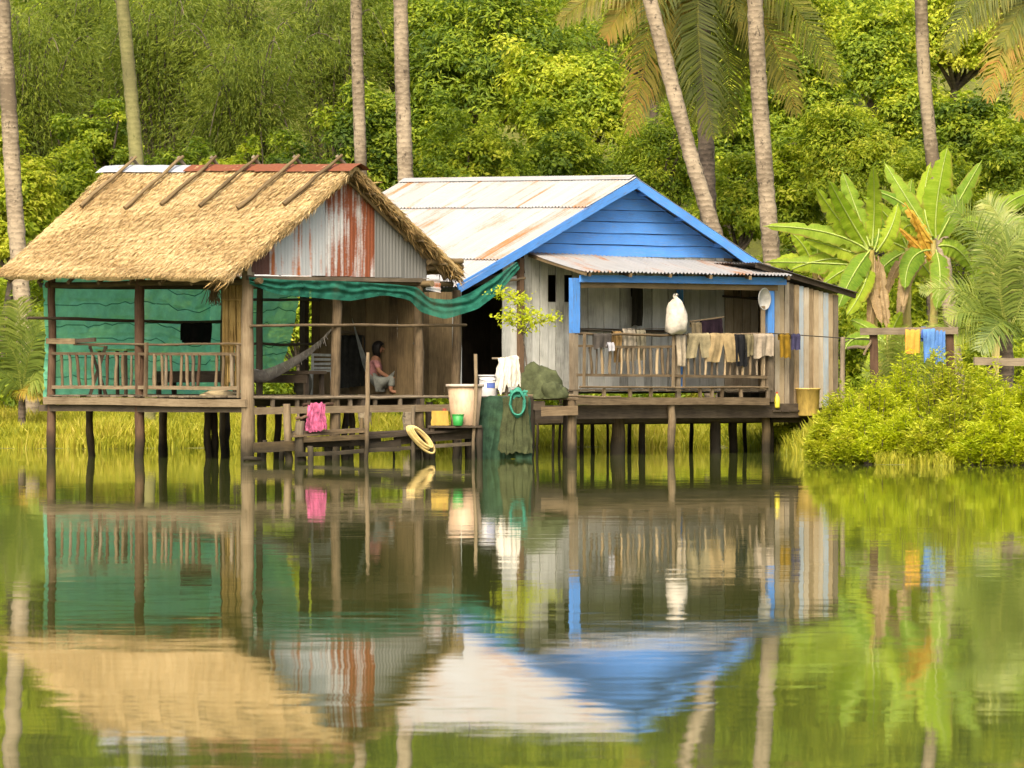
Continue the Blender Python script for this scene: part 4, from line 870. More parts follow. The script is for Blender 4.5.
# porch floor, edge beam, joists
bP0, bP1 = B.bv(570, 0), B.bv(771, 0); nb = 26
for i in range(nb):
    b = bP0 + (i + .5) * (bP1 - bP0) / nb; B_('porch_plank', M['grey'], house, B.p(-.05 + RNG.normal(0, .01), b, DB - .02), B.p(AW - .06, b, DB - .02), B.v, (bP1 - bP0) / nb - .008, .03, seg=1)
B_('edge_beam', M['tan'], house, B.W(571, 401, -.09), B.W(769, 401, -.09), Z3, .135, .06, seg=6)
L_('edge_pole', M['tan'], house, B.W(580, 387, -.10), B.W(768, 387.5, -.10), .020, seg=8, bend=.008)
for px in (604, 630, 651, 700, 712, 722, 741): B_('joist_end', M['tan'], house, B.W(px, 388.5, -.07), B.W(px, 397, -.07), B.v, .055, .05, seg=1)
for a_, y0, y1 in ((.1, 412, 411), (.55, 416, 415), (1.2, 417, 416), (AW, 418, 417), (3.2, 416, 415)): B_('floor_beam', M['dark'], house, B.p(a_, B.bv(528, a_), B.z(y0, a_, 0)), B.p(a_, B.bv(806, a_), B.z(y1, a_, 3.5)), Z3, .26, .09, seg=3)
# stilts
def stilt(px, a, r, mat, ytop=405, lean=0): b = B.bv(px, a); L_('stilt', mat, house, B.p(a, b, -.8), B.p(a, b + lean, B.z(ytop, a, b)), r * 1.06, r * .95, seg=7, bend=.008)
stilt(670.5, -.02, .075, M['tan']); stilt(617.5, .55, .13, M['brown']); stilt(716, .6, .105, M['dark']); stilt(766, .3, .085, M['brown']); stilt(641.5, 1.2, .065, M['dark']); stilt(733, 1.3, .085, M['dark']); stilt(771, .7, .06, M['dark'])
for px, a in ((582, 1.5), (592, 2.2), (629, 3.2), (745, 2.6), (691, 3.4), (800, .3)): stilt(px, a, .04, M['dark'])
for px, a, l in ((538, 1.0, 0), (552, 1.3, 0), (558.5, 1.6, .03), (564, 1.2, .12), (608, 2.6, 0)): stilt(px, a, .026, M['dark'], lean=l)
# porch posts, plate and roof
pt = MB(); beam(pt, B.W(574.5, 333, 0), B.W(574.5, 278, 0), B.v, .165, .12); pt.obj('porch_post', M['blue'], house); B_('porch_post', M['grey'], house, B.W(573.7, 405, 0), B.W(573.7, 333.2, 0), B.v, .12, .12)
L_('stilt', M['tan'], house, B.p(0, B.bv(571.5, 0), -.8), B.W(571, 405, 0), .09, .08)
B_('porch_post', M['blue'], house, B.W(769.5, 337, .02), B.W(769.5, 283, .02), B.v, .16, .10); B_('porch_post', M['grey'], house, B.W(769.5, 402, .02), B.W(769.5, 337.2, .02), B.v, .13, .10); B_('porch_post', M['blue'], house, B.W(680, 392, AW - .1), B.W(680, 270, AW - .1), B.v, .10, .08)
B_('porch_plate', M['blue'], house, B.W(580, 278.6, -.10), B.W(786, 281, -.10), Z3, .135, .045, seg=5); B_('porch_plate', M['brown'], house, B.W(580, 285.2, -.02), B.W(777, 287.8, -.02), Z3, .10, .06, seg=4)
aP = -.34; T0 = B.W(529, 252.5, AW - .03); T1 = B.W(757, 263.5, AW - .03); G0 = B.W(586, 271.5, aP); G1 = B.W(793, 275.5, aP)
for i in range(7):
    s0, s1 = i / 7 - .005, (i + 1) / 7 + .005; corrugated('porch_roof_sheet', M['zincporch'], house, T0 + (T1 - T0) * s0, T0 + (T1 - T0) * s1, G0 + (G1 - G0) * s1, G0 + (G1 - G0) * s0, amp=.018, pitch=.095, lift=.006 * (i % 2), rows=4, sag=-.02)
for s in np.linspace(.02, .98, 6): B_('porch_rafter', M['brown'], house, T0 + (T1 - T0) * s - Z3 * .06, G0 + (G1 - G0) * s - Z3 * .055, Z3, .07, .05, seg=1)
B_('verge_board', M['brown'], house, T0 - Z3 * .05, G0 - Z3 * .045, Z3, .06, .03, seg=3)
# porch railing
pr = L_('railing', M['tan'], house, B.W(574, 333.5, -.05), B.W(672, 335, -.05), .024, seg=8, bend=.007)
B_('rail', M['tan'], pr, B.W(576, 346, -.045), B.W(675, 347, -.045), Z3, .045, .03, seg=4); B_('rail', M['tan'], pr, B.W(576, 374.8, -.05), B.W(769, 377.2, -.05), Z3, .05, .035, seg=6, j=.006); L_('rail', M['tan'], pr, B.W(672, 335, -.05), B.W(770, 334, -.05), .02, seg=6)
for x in (584, 673, 684): B_('rail_post', M['tan'], pr, B.W(x, 388, -.09), B.W(x + .6, 334, -.09), B.v, .045, .035, seg=2)
B_('rail_post', M['grey'], pr, B.W(678, 398, -.02), B.W(677.5, 340, -.02), B.v, .09, .06, seg=2); B_('rail_post', M['grey'], pr, B.W(768, 398, -.06), B.W(768, 376, -.06), B.v, .07, .05, seg=1)
for i, x in enumerate([590, 596.5, 603, 609.5, 616, 622, 627.5, 633, 638.5, 644.5, 650.5, 657, 662.5, 668, 688, 694, 700, 706, 712, 718, 724, 730, 737, 744, 751, 757, 763]):
    L_('baluster', M[('tan', 'grey', 'walltan')[i % 3]], pr, B.W(x + RNG.normal(0, .8), 375, -.03), B.W(x + RNG.normal(0, 1.3), 347 if x < 680 else 336, -.03), .027 * RNG.uniform(.7, 1.15), seg=4, sides=6, bend=.005, rough=.10)
# lean-to on the right
bl_ = 'wallpale walltan wallpale grey walltan wallblue wallpale walltan walltan wallpale wallblue walltan grey'.split(); AX = .22; nx_ = len(bl_)
yt0, yt1 = 279, 296
for i, mt in enumerate(bl_):
    x0 = 774.5 + i * (838 - 774.5) / nx_; x1 = x0 + (838 - 774.5) / nx_; b0, b1 = B.bv(x0, AX), B.bv(x1, AX); bm = (b0 + b1) / 2; yt = yt0 + (yt1 - yt0) * (i + .5) / nx_
    B_('wall_plank', M[mt], house, B.p(AX + .012 * (i % 2), bm, B.z(414 + RNG.uniform(-3, 2), AX, bm)), B.p(AX + .012 * (i % 2), bm, B.z(yt, AX, bm)), B.v, b1 - b0 - .010, .022, seg=3)
bX1 = B.bv(838, AX)
for i in range(14): B_('wall_plank', M['grey'], house, B.p(AX + .03 + (i + .5) * .24, bX1 - .01, B.z(414, AX, bX1)), B.p(AX + .03 + (i + .5) * .24, bX1 - .01, B.z(296, AX, bX1)), B.u, .245, .022, seg=1)
LR = [B.W(758, 262.5, AX - .16), B.W(858, 293, AX - .16)]; LRb = [p + B.u * 3.8 for p in LR]
for i in range(5):
    s0, s1 = i / 5 - .005, (i + 1) / 5 + .005; corrugated('lean_to_sheet', M['darkzinc'], house, LR[0] + (LRb[0] - LR[0]) * s0, LR[0] + (LRb[0] - LR[0]) * s1, LR[1] + (LRb[1] - LR[1]) * s1, LR[1] + (LRb[1] - LR[1]) * s0, lift=.004 * (i % 2), rows=2)
B_('verge_board', M['dark'], house, LR[0] + B.u * .06 - Z3 * .05, LR[1] + B.u * .06 - Z3 * .05, Z3, .09, .03)
B_('lean_to_beam', M['dark'], house, B.W(764, 409, AX - .12), B.W(836, 410, AX - .12), Z3, .09, .10); B_('lean_to_beam', M['dark'], house, B.W(770, 418, AX + .1), B.W(836, 419, AX + .1), Z3, .16, .10)
for i in range(8): B_('floor_plank', M['dark'], house, B.p(AX - .2, B.bv(770 + 8.5 * i, AX), B.z(411, AX, 4.5)), B.p(3.6, B.bv(770 + 8.5 * i, AX), B.z(411, AX, 4.5)), B.v, .2, .03, seg=1)
stilt(832, .4, .07, M['dark'], 412); stilt(822, 2.0, .06, M['dark'], 412)

# ------------------------------------------------------------------ washing on the porch rail and line
def wash(name, label, col, x0, x1, y, y1, cat='cloth', lb=.25, a=-.075, y2=None, folds=2, amp=.016, seed=0, legs=False, var=.3, **k):
    p0, p1 = B.W(x0, y, a), B.W(x1, y2 or y, a); lf = (y1 - y) * p0[1] / F
    return tag(drape(name, cloth('cloth_' + name, tuple(.68 * v for v in col), var + .12), p0, p1, lf, lb, n_out, folds, amp, legs, seed=seed, **k), label, cat, 'washing on the blue porch')
wash('grey_shirt', 'dark grey shirt over the left end of the porch rail', (.085, .075, .065), 593, 611, 333, 349, 'shirt', seed=1, ragged=.15)
wash('white_rag', 'small white rag at the corner of the dark grey shirt', (.48, .48, .52), 606.5, 613, 343, 351, 'rag', .06, seed=2, a=-.12)
wash('brown_towel', 'narrow ochre brown cloth hanging inside the left porch railing', (.30, .19, .075), 612, 620.5, 330.5, 362, 'cloth', seed=3, a=.06)
wash('grey_towel', 'pale grey brown cloth beside the ochre one inside the railing', (.33, .29, .22), 622.5, 634.5, 328.5, 361, 'cloth', seed=4, a=.05)
wash('faded_towel', 'dull olive cloth, rightmost of those inside the left railing', (.23, .21, .145), 636, 645, 328.5, 360, 'cloth', seed=5, a=.06)
wash('hanging_coat', 'long dark coat hanging on the grey porch wall', (.035, .034, .026), 631.5, 642.5, 286, 326, 'coat', .2, a=AW - .1, seed=6, amp=.03)
wash('cream_cloth', 'long cream cloth hanging below the white sack', (.44, .38, .28), 675, 685, 334, 366, 'cloth', .2, a=-.13, seed=7, folds=1.5, amp=.03, flare=-.6)
wash('pale_trousers', 'pale khaki shorts on the rail next to the white sack', (.40, .34, .20), 687.5, 708.5, 333, 358, 'shorts', .2, seed=8, legs=True, amp=.012)
wash('khaki_trousers', 'tan trousers with two hanging legs in the middle of the rail', (.44, .33, .17), 710, 734, 333, 362, 'trousers', .2, seed=9, legs=True, amp=.014)
wash('black_trousers', 'slim black trousers between the tan pair and the beige shirt', (.014, .015, .017), 733.5, 744.5, 333, 366, 'trousers', .2, seed=10, amp=.02, skew=.25)
wash('olive_shirt', 'thin olive cloth just right of the black trousers', (.21, .18, .10), 743.5, 752.5, 333.5, 357, 'cloth', .2, seed=11, ragged=.2)
wash('beige_shirt', 'crumpled beige shirt at the right end of the porch rail', (.44, .37, .28), 752, 772, 333, 356.5, 'shirt', .2, seed=12, ragged=.12, amp=.025)
wash('purple_cloth', 'very dark purple cloth raised behind the khaki shorts', (.025, .014, .022), 701, 721.5, 320, 338, 'cloth', .1, seed=13, y2=317.5, a=.25)
wash('brown_bundle', 'rounded olive brown cloth behind the pale khaki shorts', (.21, .17, .10), 691, 701, 322, 338, 'cloth', .1, seed=14, a=.22)
wash('mustard_cloth', 'mustard yellow cloth on the line in front of tan planks', (.25, .15, .015), 779, 790, 333.5, 358.5, 'cloth', .12, seed=15, a=-.06, ragged=.1)
wash('navy_cloth', 'small navy purple cloth beside the mustard one on the line', (.055, .052, .11), 790.5, 800, 334.5, 350, 'cloth', .08, seed=16, a=-.06)
L_('clothes_pole', M['tan'], house, B.W(690, 321.5, .235), B.W(724, 317, .235), .015, seg=3)
# indoor line carrying the cloths inside the left railing
tube(MB(), [B.W(578, 329, .05), B.W(612, 330.7, .055), B.W(646, 328.5, .055), B.W(680, 329, .05)], .008, 5).obj('wash_line', M['cord'], house)
mb = MB(); tube(mb, [B.W(769, 333.2, -.06), B.W(800, 335.2, -.06), P(838, 337.8, 96.4), P(872, 340, 95.4)], .011, 5); tag(mb.obj('clothes_line', M['cord'], None), 'dark clothes line running from the porch to the wooden rack', 'clothes line')
# white sack
sc_ = B.W(676, 334, -.16); mb = MB(); lathe(mb, sc_, [(0, 0), (.13, .015), (.20, .06), (.205, .2), (.195, .36), (.17, .48), (.12, .58), (.06, .64), (.025, .67), (.05, .71), (.03, .72), (0, .715)], 28, 1, .7, .0)
mb.v = [(sc_[0] + (x - sc_[0]) * (1 + .10 * math.sin(3 * math.atan2(y - sc_[1], x - sc_[0]) + 6 * (z - sc_[2])) + .06 * math.sin(7 * math.atan2(y - sc_[1], x - sc_[0]) - 14 * (z - sc_[2]))) + .06 * (z - sc_[2]) ** 2 - .05 * (z - sc_[2]), sc_[1] + (y - sc_[1]) * (1 + .08 * math.sin(4 * math.atan2(y - sc_[1], x - sc_[0]) + 9 * (z - sc_[2]))), z + .05 * (x - sc_[0]) - .03 * math.sin(2 * math.atan2(y - sc_[1], x - sc_[0]))) for x, y, z in mb.v]
t = thing('white_sack', 'bulging white sack tied at the neck hanging on the porch rail', 'sack', sc_); mb.obj('sack_body', cloth('white_sack', (.46, .43, .37), .3, weave=14), t, smooth=True); tube(MB(), [sc_ + V(math.cos(f) * .035, math.sin(f) * .03, .72) for f in np.linspace(0, 6.28, 12)], .008, 5).obj('tie', M['cord'], t)
# white round fan on a stick
fc = B.W(764.5, 299, -.08); t = thing('landing_net', 'pale round landing net on an upright wooden pole by the blue post', 'net', B.W(763, 389, -.02)); mb = MB()
ring = [fc + B.v * (.15 * math.cos(f)) + V(0, 0, .20 * math.sin(f)) for f in np.linspace(0, 6.283, 25)]; tube(mb, ring, .012, 6); mb.obj('hoop', plastic('white_hoop', (.38, .38, .36)), t)
mb = MB(); mb.grid([[fc + B.v * (.15 * r * math.cos(f)) + V(0, 0, .20 * r * math.sin(f)) - B.u * (-.10 * (1 - r * r)) for f in np.linspace(0, 6.283, 25)] for r in (.02, .3, .6, .85, 1)]); mb.obj('mesh_bag', cloth('pale_net', (.36, .36, .33), .3), t, smooth=True)
B_('pole', M['tan'], t, B.W(763, 389, -.02), B.W(763, 306, -.06), B.v, .08, .04)
# containers by the lean-to
t = thing('yellow_tub', 'big stained yellow plastic tub hanging low on the plank wall', 'tub', B.W(808, 416, AX - .22)); mb = MB(); tc = B.W(808, 416, AX - .24)
lathe(mb, tc, [(0, 0), (.19, 0), (.205, .02), (.225, .50), (.245, .505), (.245, .53), (.215, .53), (.195, .03), (0, .03)], 24, 1, .7); mb.obj('tub_body', plastic('yellow_stained', (.52, .37, .10), .5, .5), t, smooth=True)
t = thing('yellow_bottle', 'small yellow bottle standing at the left foot of the plank wall', 'bottle', B.W(777, 408, AX - .17)); mb = MB(); lathe(mb, B.W(777, 408, AX - .17), [(0, 0), (.05, 0), (.055, .02), (.055, .19), (.02, .25), (.02, .28), (0, .28)], 14); mb.obj('bottle_body', plastic('bottle_yellow', (.62, .55, .06), .35, .2), t, smooth=True); mb = MB(); lathe(mb, B.W(777, 408, AX - .17) + V(0, 0, .275), [(0, 0), (.024, 0), (.024, .03), (0, .03)], 12); mb.obj('cap', plastic('bottle_cap', (.5, .1, .05)), t)

# ------------------------------------------------------------------ landing stage in front of both houses
G = Frame(300, 88.2, 62); ls_ = thing('landing_stage', 'low landing stage of dark mossy beams and posts at the water', 'jetty', G.p(0, 1.5, 0))
def gp(px, y, a=0): return G.W(px, y, a)
for i, (y0, y1, a) in enumerate(((431.5, 429.5, .0), (433, 431, .1), (434.5, 432, -.1), (432, 430.5, .25), (431, 429, .4))): B_('deck_plank', M['tan' if i < 3 else 'grey'], ls_, gp(292, y0 + 1.5, a), gp(364, y1, a), G.u, .105, .035, seg=4, j=.008)
B_('beam', M['brown'], ls_, gp(304, 440, -.16), gp(366, 436.5, -.16), Z3, .09, .05, seg=3); B_('beam', M['brown'], ls_, gp(254, 447.5, .05), gp(300, 446, .05), Z3, .17, .07, seg=3)
B_('beam', M['dark'], ls_, gp(296, 443, .1), gp(380, 440, .1), Z3, .17, .08, seg=2)
B_('beam', M['grey'], ls_, gp(296, 455, -.14), gp(400, 449, -.14), Z3, .07, .06, seg=5); B_('beam', M['grey'], ls_, gp(400, 448.5, -.12), gp(476, 443.5, -.12), Z3, .06, .06, seg=4)
for i, (y0, y1, a) in enumerate(((438.5, 428, .02), (437, 427, .14), (436, 426, .26), (435, 426, .4), (434, 425.5, .54))): B_('deck_plank', M['dark'], ls_, gp(362, y0, a), gp(478, y1, a), G.u, .12, .035, seg=4, j=.008)
B_('beam', M['dark'], ls_, gp(366, 447, .05), gp(400, 443, .05), Z3, .13, .08, seg=2); B_('beam', M['dark'], ls_, gp(395, 440, .1), gp(478, 433, .1), Z3, .16, .08, seg=2)
def gpost(px, y, r, mat, a=0, z0=-.9, lean=0, name='post'): b = G.bv(px, a); L_(name, mat, ls_, G.p(a, b, z0), G.p(a, b + lean, G.z(y, a, b)), r * 1.05, r * .92, seg=7, bend=.012, rough=.08)
gpost(291, 404, .068, M['tan'], .15, lean=-.08); gpost(300.5, 421, .09, M['grey'], -.05); gpost(310, 446, .05, M['grey'], -.2); gpost(362, 418, .045, M['brown'], .1); gpost(367, 352.5, .042, M['tan'], -.2, lean=.02); gpost(413.5, 406, .045, M['grey'], -.15)
for px, r, a in ((265, .05, .2), (283, .05, .3), (329, .085, .2), (347, .07, .15), (365, .055, .1), (416, .11, .05), (428, .09, .2), (456, .07, .1), (470, .06, .2), (394, .02, .3)): gpost(px, 440, r, M['dark'], a)
gpost(472.5, 354, .034, M['tan'], -.25, z0=-.8, lean=.06); L_('float_plank', M['grey'], ls_, P(243, 457.5, 88.0) * V(1, 1, 0) + V(0, 0, .03), P(263, 457.5, 88.1) * V(1, 1, 0) + V(0, 0, .03), .04)
L_('rail', M['red'], ls_, gp(296, 418.5, -.1), gp(307, 417.5, -.1), .028); L_('rail', M['red'], ls_, gp(303, 405, -.06), gp(333, 404, -.06), .03)
# upper shelf between the two houses: Y about 90-91.5
SH = 91.0; zS = P(500, 397.5, SH)[2]
for i in range(6): B_('shelf_plank', M['grey' if i else 'tan'], ls_, V(P(477, 0, SH)[0], 90.6 + i * .2, zS - .02), V(P(578, 0, SH)[0], 90.6 + i * .2, zS - .02), V(0, 1, 0), .19, .035, seg=4)
B_('beam', M['tan'], ls_, P(541, 411, 90.45), P(578, 410.5, 90.45), Z3, .16, .06, seg=2); B_('beam', M['dark'], ls_, P(476, 405, 90.55), P(545, 405, 90.55), Z3, .16, .06); L_('rail', M['tan'], ls_, P(524, 395.5, 90.42), P(620, 397, 91.7), .022)
for px, r in ((478, .06), (530, .07), (571.5, .085)): L_('post', M['tan' if px > 570 else 'dark'], ls_, V(P(px, 0, 90.6)[0], 90.6, -.8), V(P(px, 0, 90.6)[0], 90.6, zS - .04), r)
for px in (485, 528, 566): L_('post', M['dark'], ls_, V(P(px, 0, 91.5)[0], 91.5, -.8), V(P(px, 0, 91.5)[0], 91.5, zS - .04), .06)
# lower shelf carrying the big bucket
zb = P(464, 425.5, 89.9)[2]
for i in range(4): B_('shelf_plank', M['dark'], ls_, V(P(428, 0, 89.6)[0], 89.5 + i * .2, zb - .02), V(P(482, 0, 89.6)[0], 89.5 + i * .2, zb - .02), V(0, 1, 0), .19, .035, seg=2)
for px, y in ((432, 89.5), (480, 89.5), (432, 90.1), (480, 90.1)): L_('post', M['dark'], ls_, V(P(px, 0, y)[0], y, -.8), V(P(px, 0, y)[0], y, zb - .03), .055)
# buckets and bowls
def bucket(name, label, c, r0, r1, h, mat, cat='bucket', rim=.02, handle=True, zt=None):
    t = thing(name, label, cat, c); mb = MB(); lathe(mb, c, [(0, 0), (r0, 0), (r0 + .006, .01), (r1, h), (r1 - .012, h), (r0 - .012, .02), (0, .02)], 28); mb.obj('bucket_body', mat, t, smooth=True)
    mb = MB(); lathe(mb, c + V(0, 0, h - rim * 1.6), [(r1, 0), (r1 + rim, .004), (r1 + rim, rim * 1.7), (r1 - .014, rim * 1.8), (r1 - .014, rim)], 28); mb.obj('rim', zt or mat, t, smooth=True)
    if handle: mb = MB(); tube(mb, [c + V(-math.cos(f) * (r1 + .01), -math.sin(f) * .02 - .0, h - .05 - math.sin(f) * r1 * .75 * 0 + .0) + V(0, -(r1 + .012) * math.sin(f), -.06 * math.sin(f)) for f in np.linspace(0, math.pi, 14)], .006, 5); mb.obj('handle', M['cord'], t)
    return t
bk = V(P(465, 0, 89.85)[0], 89.85, zb); bucket('big_bucket', 'tall stained beige plastic bucket with pale rim on the landing', bk, .235, .31, .72, plastic('beige_plastic', (.48, .34, .22), .5, .35), rim=.028, handle=False, zt=plastic('pale_rim', (.56, .47, .38)))
wbk = V(P(488.5, 0, 90.9)[0], 90.9, zS); bucket('white_bucket', 'white bucket with blue mark behind the tall beige bucket', wbk, .15, .17, .40, plastic('white_plastic', (.52, .52, .52), .4, .15), rim=.016)
mb = MB(); mb.grid([[wbk + V(math.sin(f) * (.158 + z * .05 + .002), -math.cos(f) * (.158 + z * .05 + .002), z) for f in np.linspace(-.2, .75, 8)] for z in (.17, .20, .23, .26)]); mb.obj('blue_mark', plastic('label_blue', (.08, .14, .42)), bpy.data.objects['white_bucket'])
gb = V(P(458, 0, 89.5)[0], 89.44, zb); bucket('green_cup', 'small bright green plastic cup at the foot of the beige bucket', gb, .075, .105, .20, plastic('green_plastic', (.02, .27, .05), .5, .2), 'cup', rim=.008, handle=False)
yc = V(P(440, 0, 89.6)[0], 89.62, zb); t = thing('yellow_can', 'square ochre yellow can beside the beige bucket', 'can', yc); mb = MB(); beam(mb, yc + V(0, 0, .005), yc + V(0, 0, .26), V(1, 0, 0), .30, .2, seg=4, j=.001); mb.obj('can_body', plastic('ochre_can', (.42, .28, .04), .5, .4), t); mb = MB(); lathe(mb, yc + V(.08, 0, .26), [(0, 0), (.035, 0), (.035, .04), (0, .04)], 12); mb.obj('cap', plastic('can_cap', (.3, .06, .04)), t)
# white shirt over a stick
L_('rail', M['grey'], ls_, P(492, 358.5, 90.8), P(520, 358.5, 90.8), .02); L_('post', M['grey'], ls_, V(P(506, 0, 90.8)[0], 90.83, zS), P(506, 358, 90.83), .03)
# nets
tag(lump('net_heap', M['netolive'], V(P(540, 0, 90.75)[0], 90.75, zS), .40, .30, .58, 7, .20, nu=40, nv=26), 'heap of olive fishing net piled on the landing shelf', 'net')
tag(lump('net_heap', M['netolive'], V(P(553, 0, 90.55)[0], 90.55, zS), .22, .16, .30, 9, .25), 'small dark tail of net spilling right of the olive heap', 'net')
mb = MB(); wn_ = P(500, 0, 90.2)
L_('rail', M['dark'], ls_, P(466, 399, 90.25), P(532, 397.5, 90.25), .03)
for px in (467, 531): L_('post', M['dark'], ls_, V(P(px, 0, 90.25)[0], 90.25, -.8), P(px, 397, 90.25), .045)
def net_fall(mat, xa, xb, ya, yb, Y, seed, amp=.10, label='', name='hanging_net', cat='net', fl=9, rag=4):
    rows = []
    for j in range(31):
        q = j / 30; row = []; t_ = max(0, (q - .12) / .88)
        for i in range(81):
            s = i / 80; x = xa + (xb - xa) * s + (s - .5) * fl * t_ + 1.6 * vnoise(t_ * 4 + s * 3, seed + 5); y = ya + (yb + rag * vnoise(s * 6, seed + 2) - ya) * t_ + 2.0 * vnoise(s * 5, seed + 7) * (1 - t_)
            d = .12 * (1 - min(1, q / .12)) ** 2 - amp * (.25 + .75 * t_) * (vnoise(s * 8 + .9 * math.sin(t_ * 2.4), seed) + .45 * vnoise(s * 21 + t_ * 2.2, seed + 1)) - .05
            row.append(P(x, y, Y + d))
        rows.append(row)
    return tag(MB().grid(rows).obj(name, mat, None, smooth=True), label, cat)
net_fall(M['netdark'], 472, 529, 397, 461, 90.15, 23, .09, 'dark green fishing net hanging down to the water')
net_fall(M['netolive'], 503, 528, 396.5, 452, 90.0, 29, .06, 'brownish net layer over the right half of the green net')
net_fall(cloth('cream_white_cloth', (.55, .53, .46), .2), 499, 517.5, 357, 388, 90.74, 51, .07, 'cream white shirt thrown over a rail above the fishing net', 'white_shirt', 'shirt', 10, 7)
net_fall(cloth('pink_print', (.36, .085, .17), .75, weave=14), 307, 326, 403.6, 431, gp(316, 404, -.1)[1] - .03, 53, .05, 'bright pink patterned cloth hanging over a rail by the landing', 'pink_cloth', 'cloth', 2, 2.5)
mb = MB(); tc = plastic('teal_rope', (.02, .22, .15), .7)
for k in range(4): tube(mb, [P(517.5 + (6 + k * .5) * math.cos(f) + RNG.normal(0, .3), 403 + (15 - k) * math.sin(f), 89.98 - .03 * k) for f in np.linspace(0, 6.283, 26)], .018, 6)
for k in range(12): tube(mb, [P(508 + RNG.uniform(0, 14), 390 + RNG.uniform(0, 6), 90.0 + RNG.uniform(-.05, .05)), P(510 + RNG.uniform(0, 14), 392 + RNG.uniform(0, 8), 89.95), P(514 + RNG.uniform(0, 14), 389 + RNG.uniform(0, 8), 90.0)], .02, 5)
tag(mb.obj('rope_coil', tc, None, smooth=True), 'teal green rope loop hanging in front of the fishing net', 'rope')
mb = MB()
for k in range(10):
    g0 = RNG.uniform(.62, 1.08); ox, oy = RNG.normal(0, 1.2), (1 - g0) * -8 + RNG.normal(0, .8); tube(mb, [G.W(421 + ox + 12.5 * g0 * math.cos(f) * .95 + 4 * math.sin(f), 439.5 + oy + 11 * g0 * math.sin(f) + 7.5 * g0 * math.cos(f), -.2 - .014 * k) for f in np.linspace(0, 6.283, 30)], .019, 6)
tag(mb.obj('rope_coil', M['rope'], None, smooth=True), 'coil of pale yellow rope hung on a post at the water', 'rope')
# potted sapling growing up in front of the doorway
sp = V(P(531, 0, 91.4)[0], 91.4, zS); t = thing('sapling', 'small yellow green sapling in front of the dark doorway', 'plant', sp); mb = MB(); st = [sp + V(0, 0, .0), P(526, 360, 91.4), P(523, 335, 91.4), P(520, 305, 91.4), P(514, 290, 91.4)]; tube(mb, st, [.016, .014, .011, .009, .005], 6)
ends = [(500, 292), (508, 296), (516, 301), (522, 297), (512, 312), (505, 318), (520, 318), (532, 322), (545, 320), (552, 317), (526, 328), (530, 312), (512, 322), (538, 316)]
for i, (x, y) in enumerate(ends): tube(mb, [st[2] if y > 308 else st[3], P((x + 521) / 2, y + 5, 91.4 + RNG.normal(0, .1)), P(x, y, 91.4 + RNG.normal(0, .15))], [.007, .005, .003], 4)
mb.obj('stem', M['bark'], t); r = np.random.default_rng(3); pos = []; 
for (x, y) in ends:
    c0 = P(x, y, 91.4); pos.append(c0 + r.normal(0, 1, (62, 3)) * np.array([.10, .16, .045]))
pos = np.concatenate(pos); n = len(pos); tip = r.normal(0, 1, (n, 3)); ln = r.uniform(.05, .10, n); mb2 = leaf_mesh('leaves', pos, r.normal(0, .5, (n, 3)) + V(0, -.3, .8), tip, ln, ln * .55, .35 + .65 * r.random(n), sp); link('leaves', mb2, M['lime'], t, sp)
mb = MB(); lathe(mb, sp, [(0, 0), (.09, 0), (.12, .2), (.13, .2), (.13, .22), (.105, .22), (.10, .18), (0, .18)], 16); mb.obj('pot', plastic('pot_dark', (.06, .05, .04), .7), t, smooth=True)

# ------------------------------------------------------------------ clothes rack and fence rail on the right bank
YR = 95.3; rk = thing('clothes_rack', 'wooden clothes rack with two posts and a cross beam above the bushes', 'rack', V(P(911, 0, YR)[0], YR, float(ground(P(911, 0, YR)[0], YR))))
for px, y in ((873, 329), (949.5, 328)): b0 = P(px, y, YR); B_('post', M['red'], rk, V(b0[0] + .05, YR, float(ground(b0[0], YR)) - .3), b0, V(1, 0, 0), .15, .10, seg=4)
B_('cross_beam', M['grey'], rk, P(860, 331.5, YR - .09), P(958, 330.5, YR - .09), Z3, .13, .07, seg=4); L_('brace', M['grey'], rk, P(847, 348.5, YR), P(870, 347, YR), .03); L_('brace', M['tan'], rk, P(864, 355, YR - .1), P(871, 340, YR - .1), .025)
def rack_cloth(name, label, col, x0, x1, y1, seed, **k): return tag(drape(name, cloth('cloth_' + name + str(seed), col, .25), P(x0, 328, YR - .09), P(x1, 328, YR - .09), (y1 - 328) * YR / F, .25, (0, -1, 0), 2.5, .015, seed=seed, thick=.055, **k), label, 'cloth', 'washing on the rack')
rack_cloth('yellow_cloth', 'orange yellow cloth hanging on the wooden rack', (.52, .27, .05), 905, 919.5, 353.5, 41); rack_cloth('blue_cloth', 'tiny dark blue cloth between the yellow and blue ones on the rack', (.05, .11, .36), 921, 926, 338, 42); rack_cloth('blue_shirt', 'bright blue cloth hanging lowest on the right of the rack', (.07, .17, .40), 934.5, 945, 364, 43, ragged=.1); rack_cloth('blue_shorts', 'light blue cloth drooping left of the lowest blue one', (.08, .19, .42), 922.5, 935, 356, 44, ragged=.3, skew=.15)
fr = thing('fence_rail', 'weathered horizontal fence rail at the far right above the bushes', 'fence', V(P(1010, 0, 93)[0], 93, float(ground(P(1010, 0, 93)[0], 93))))
B_('rail', M['grey'], fr, P(974, 361, 93), P(1075, 363, 93.4), Z3, .14, .08, seg=6)
for px in (990, 1060): b0 = P(px, 364, 93.15); L_('post', M['grey'], fr, V(b0[0], 93.2, float(ground(b0[0], 93)) - .3), b0, .06)
b0 = P(843, 337, 95.6); t = thing('pole', 'pale bare pole standing beside the right end of the plank wall', 'pole', V(b0[0], 95.6, 0)); L_('shaft', M['grey'], t, V(b0[0], 95.6, -.4), b0, .06, .05, seg=9, bend=.006); L_('peg', M['grey'], t, b0 + V(-.03, 0, -.1), b0 + V(.12, -.05, -.05), .012, seg=2)
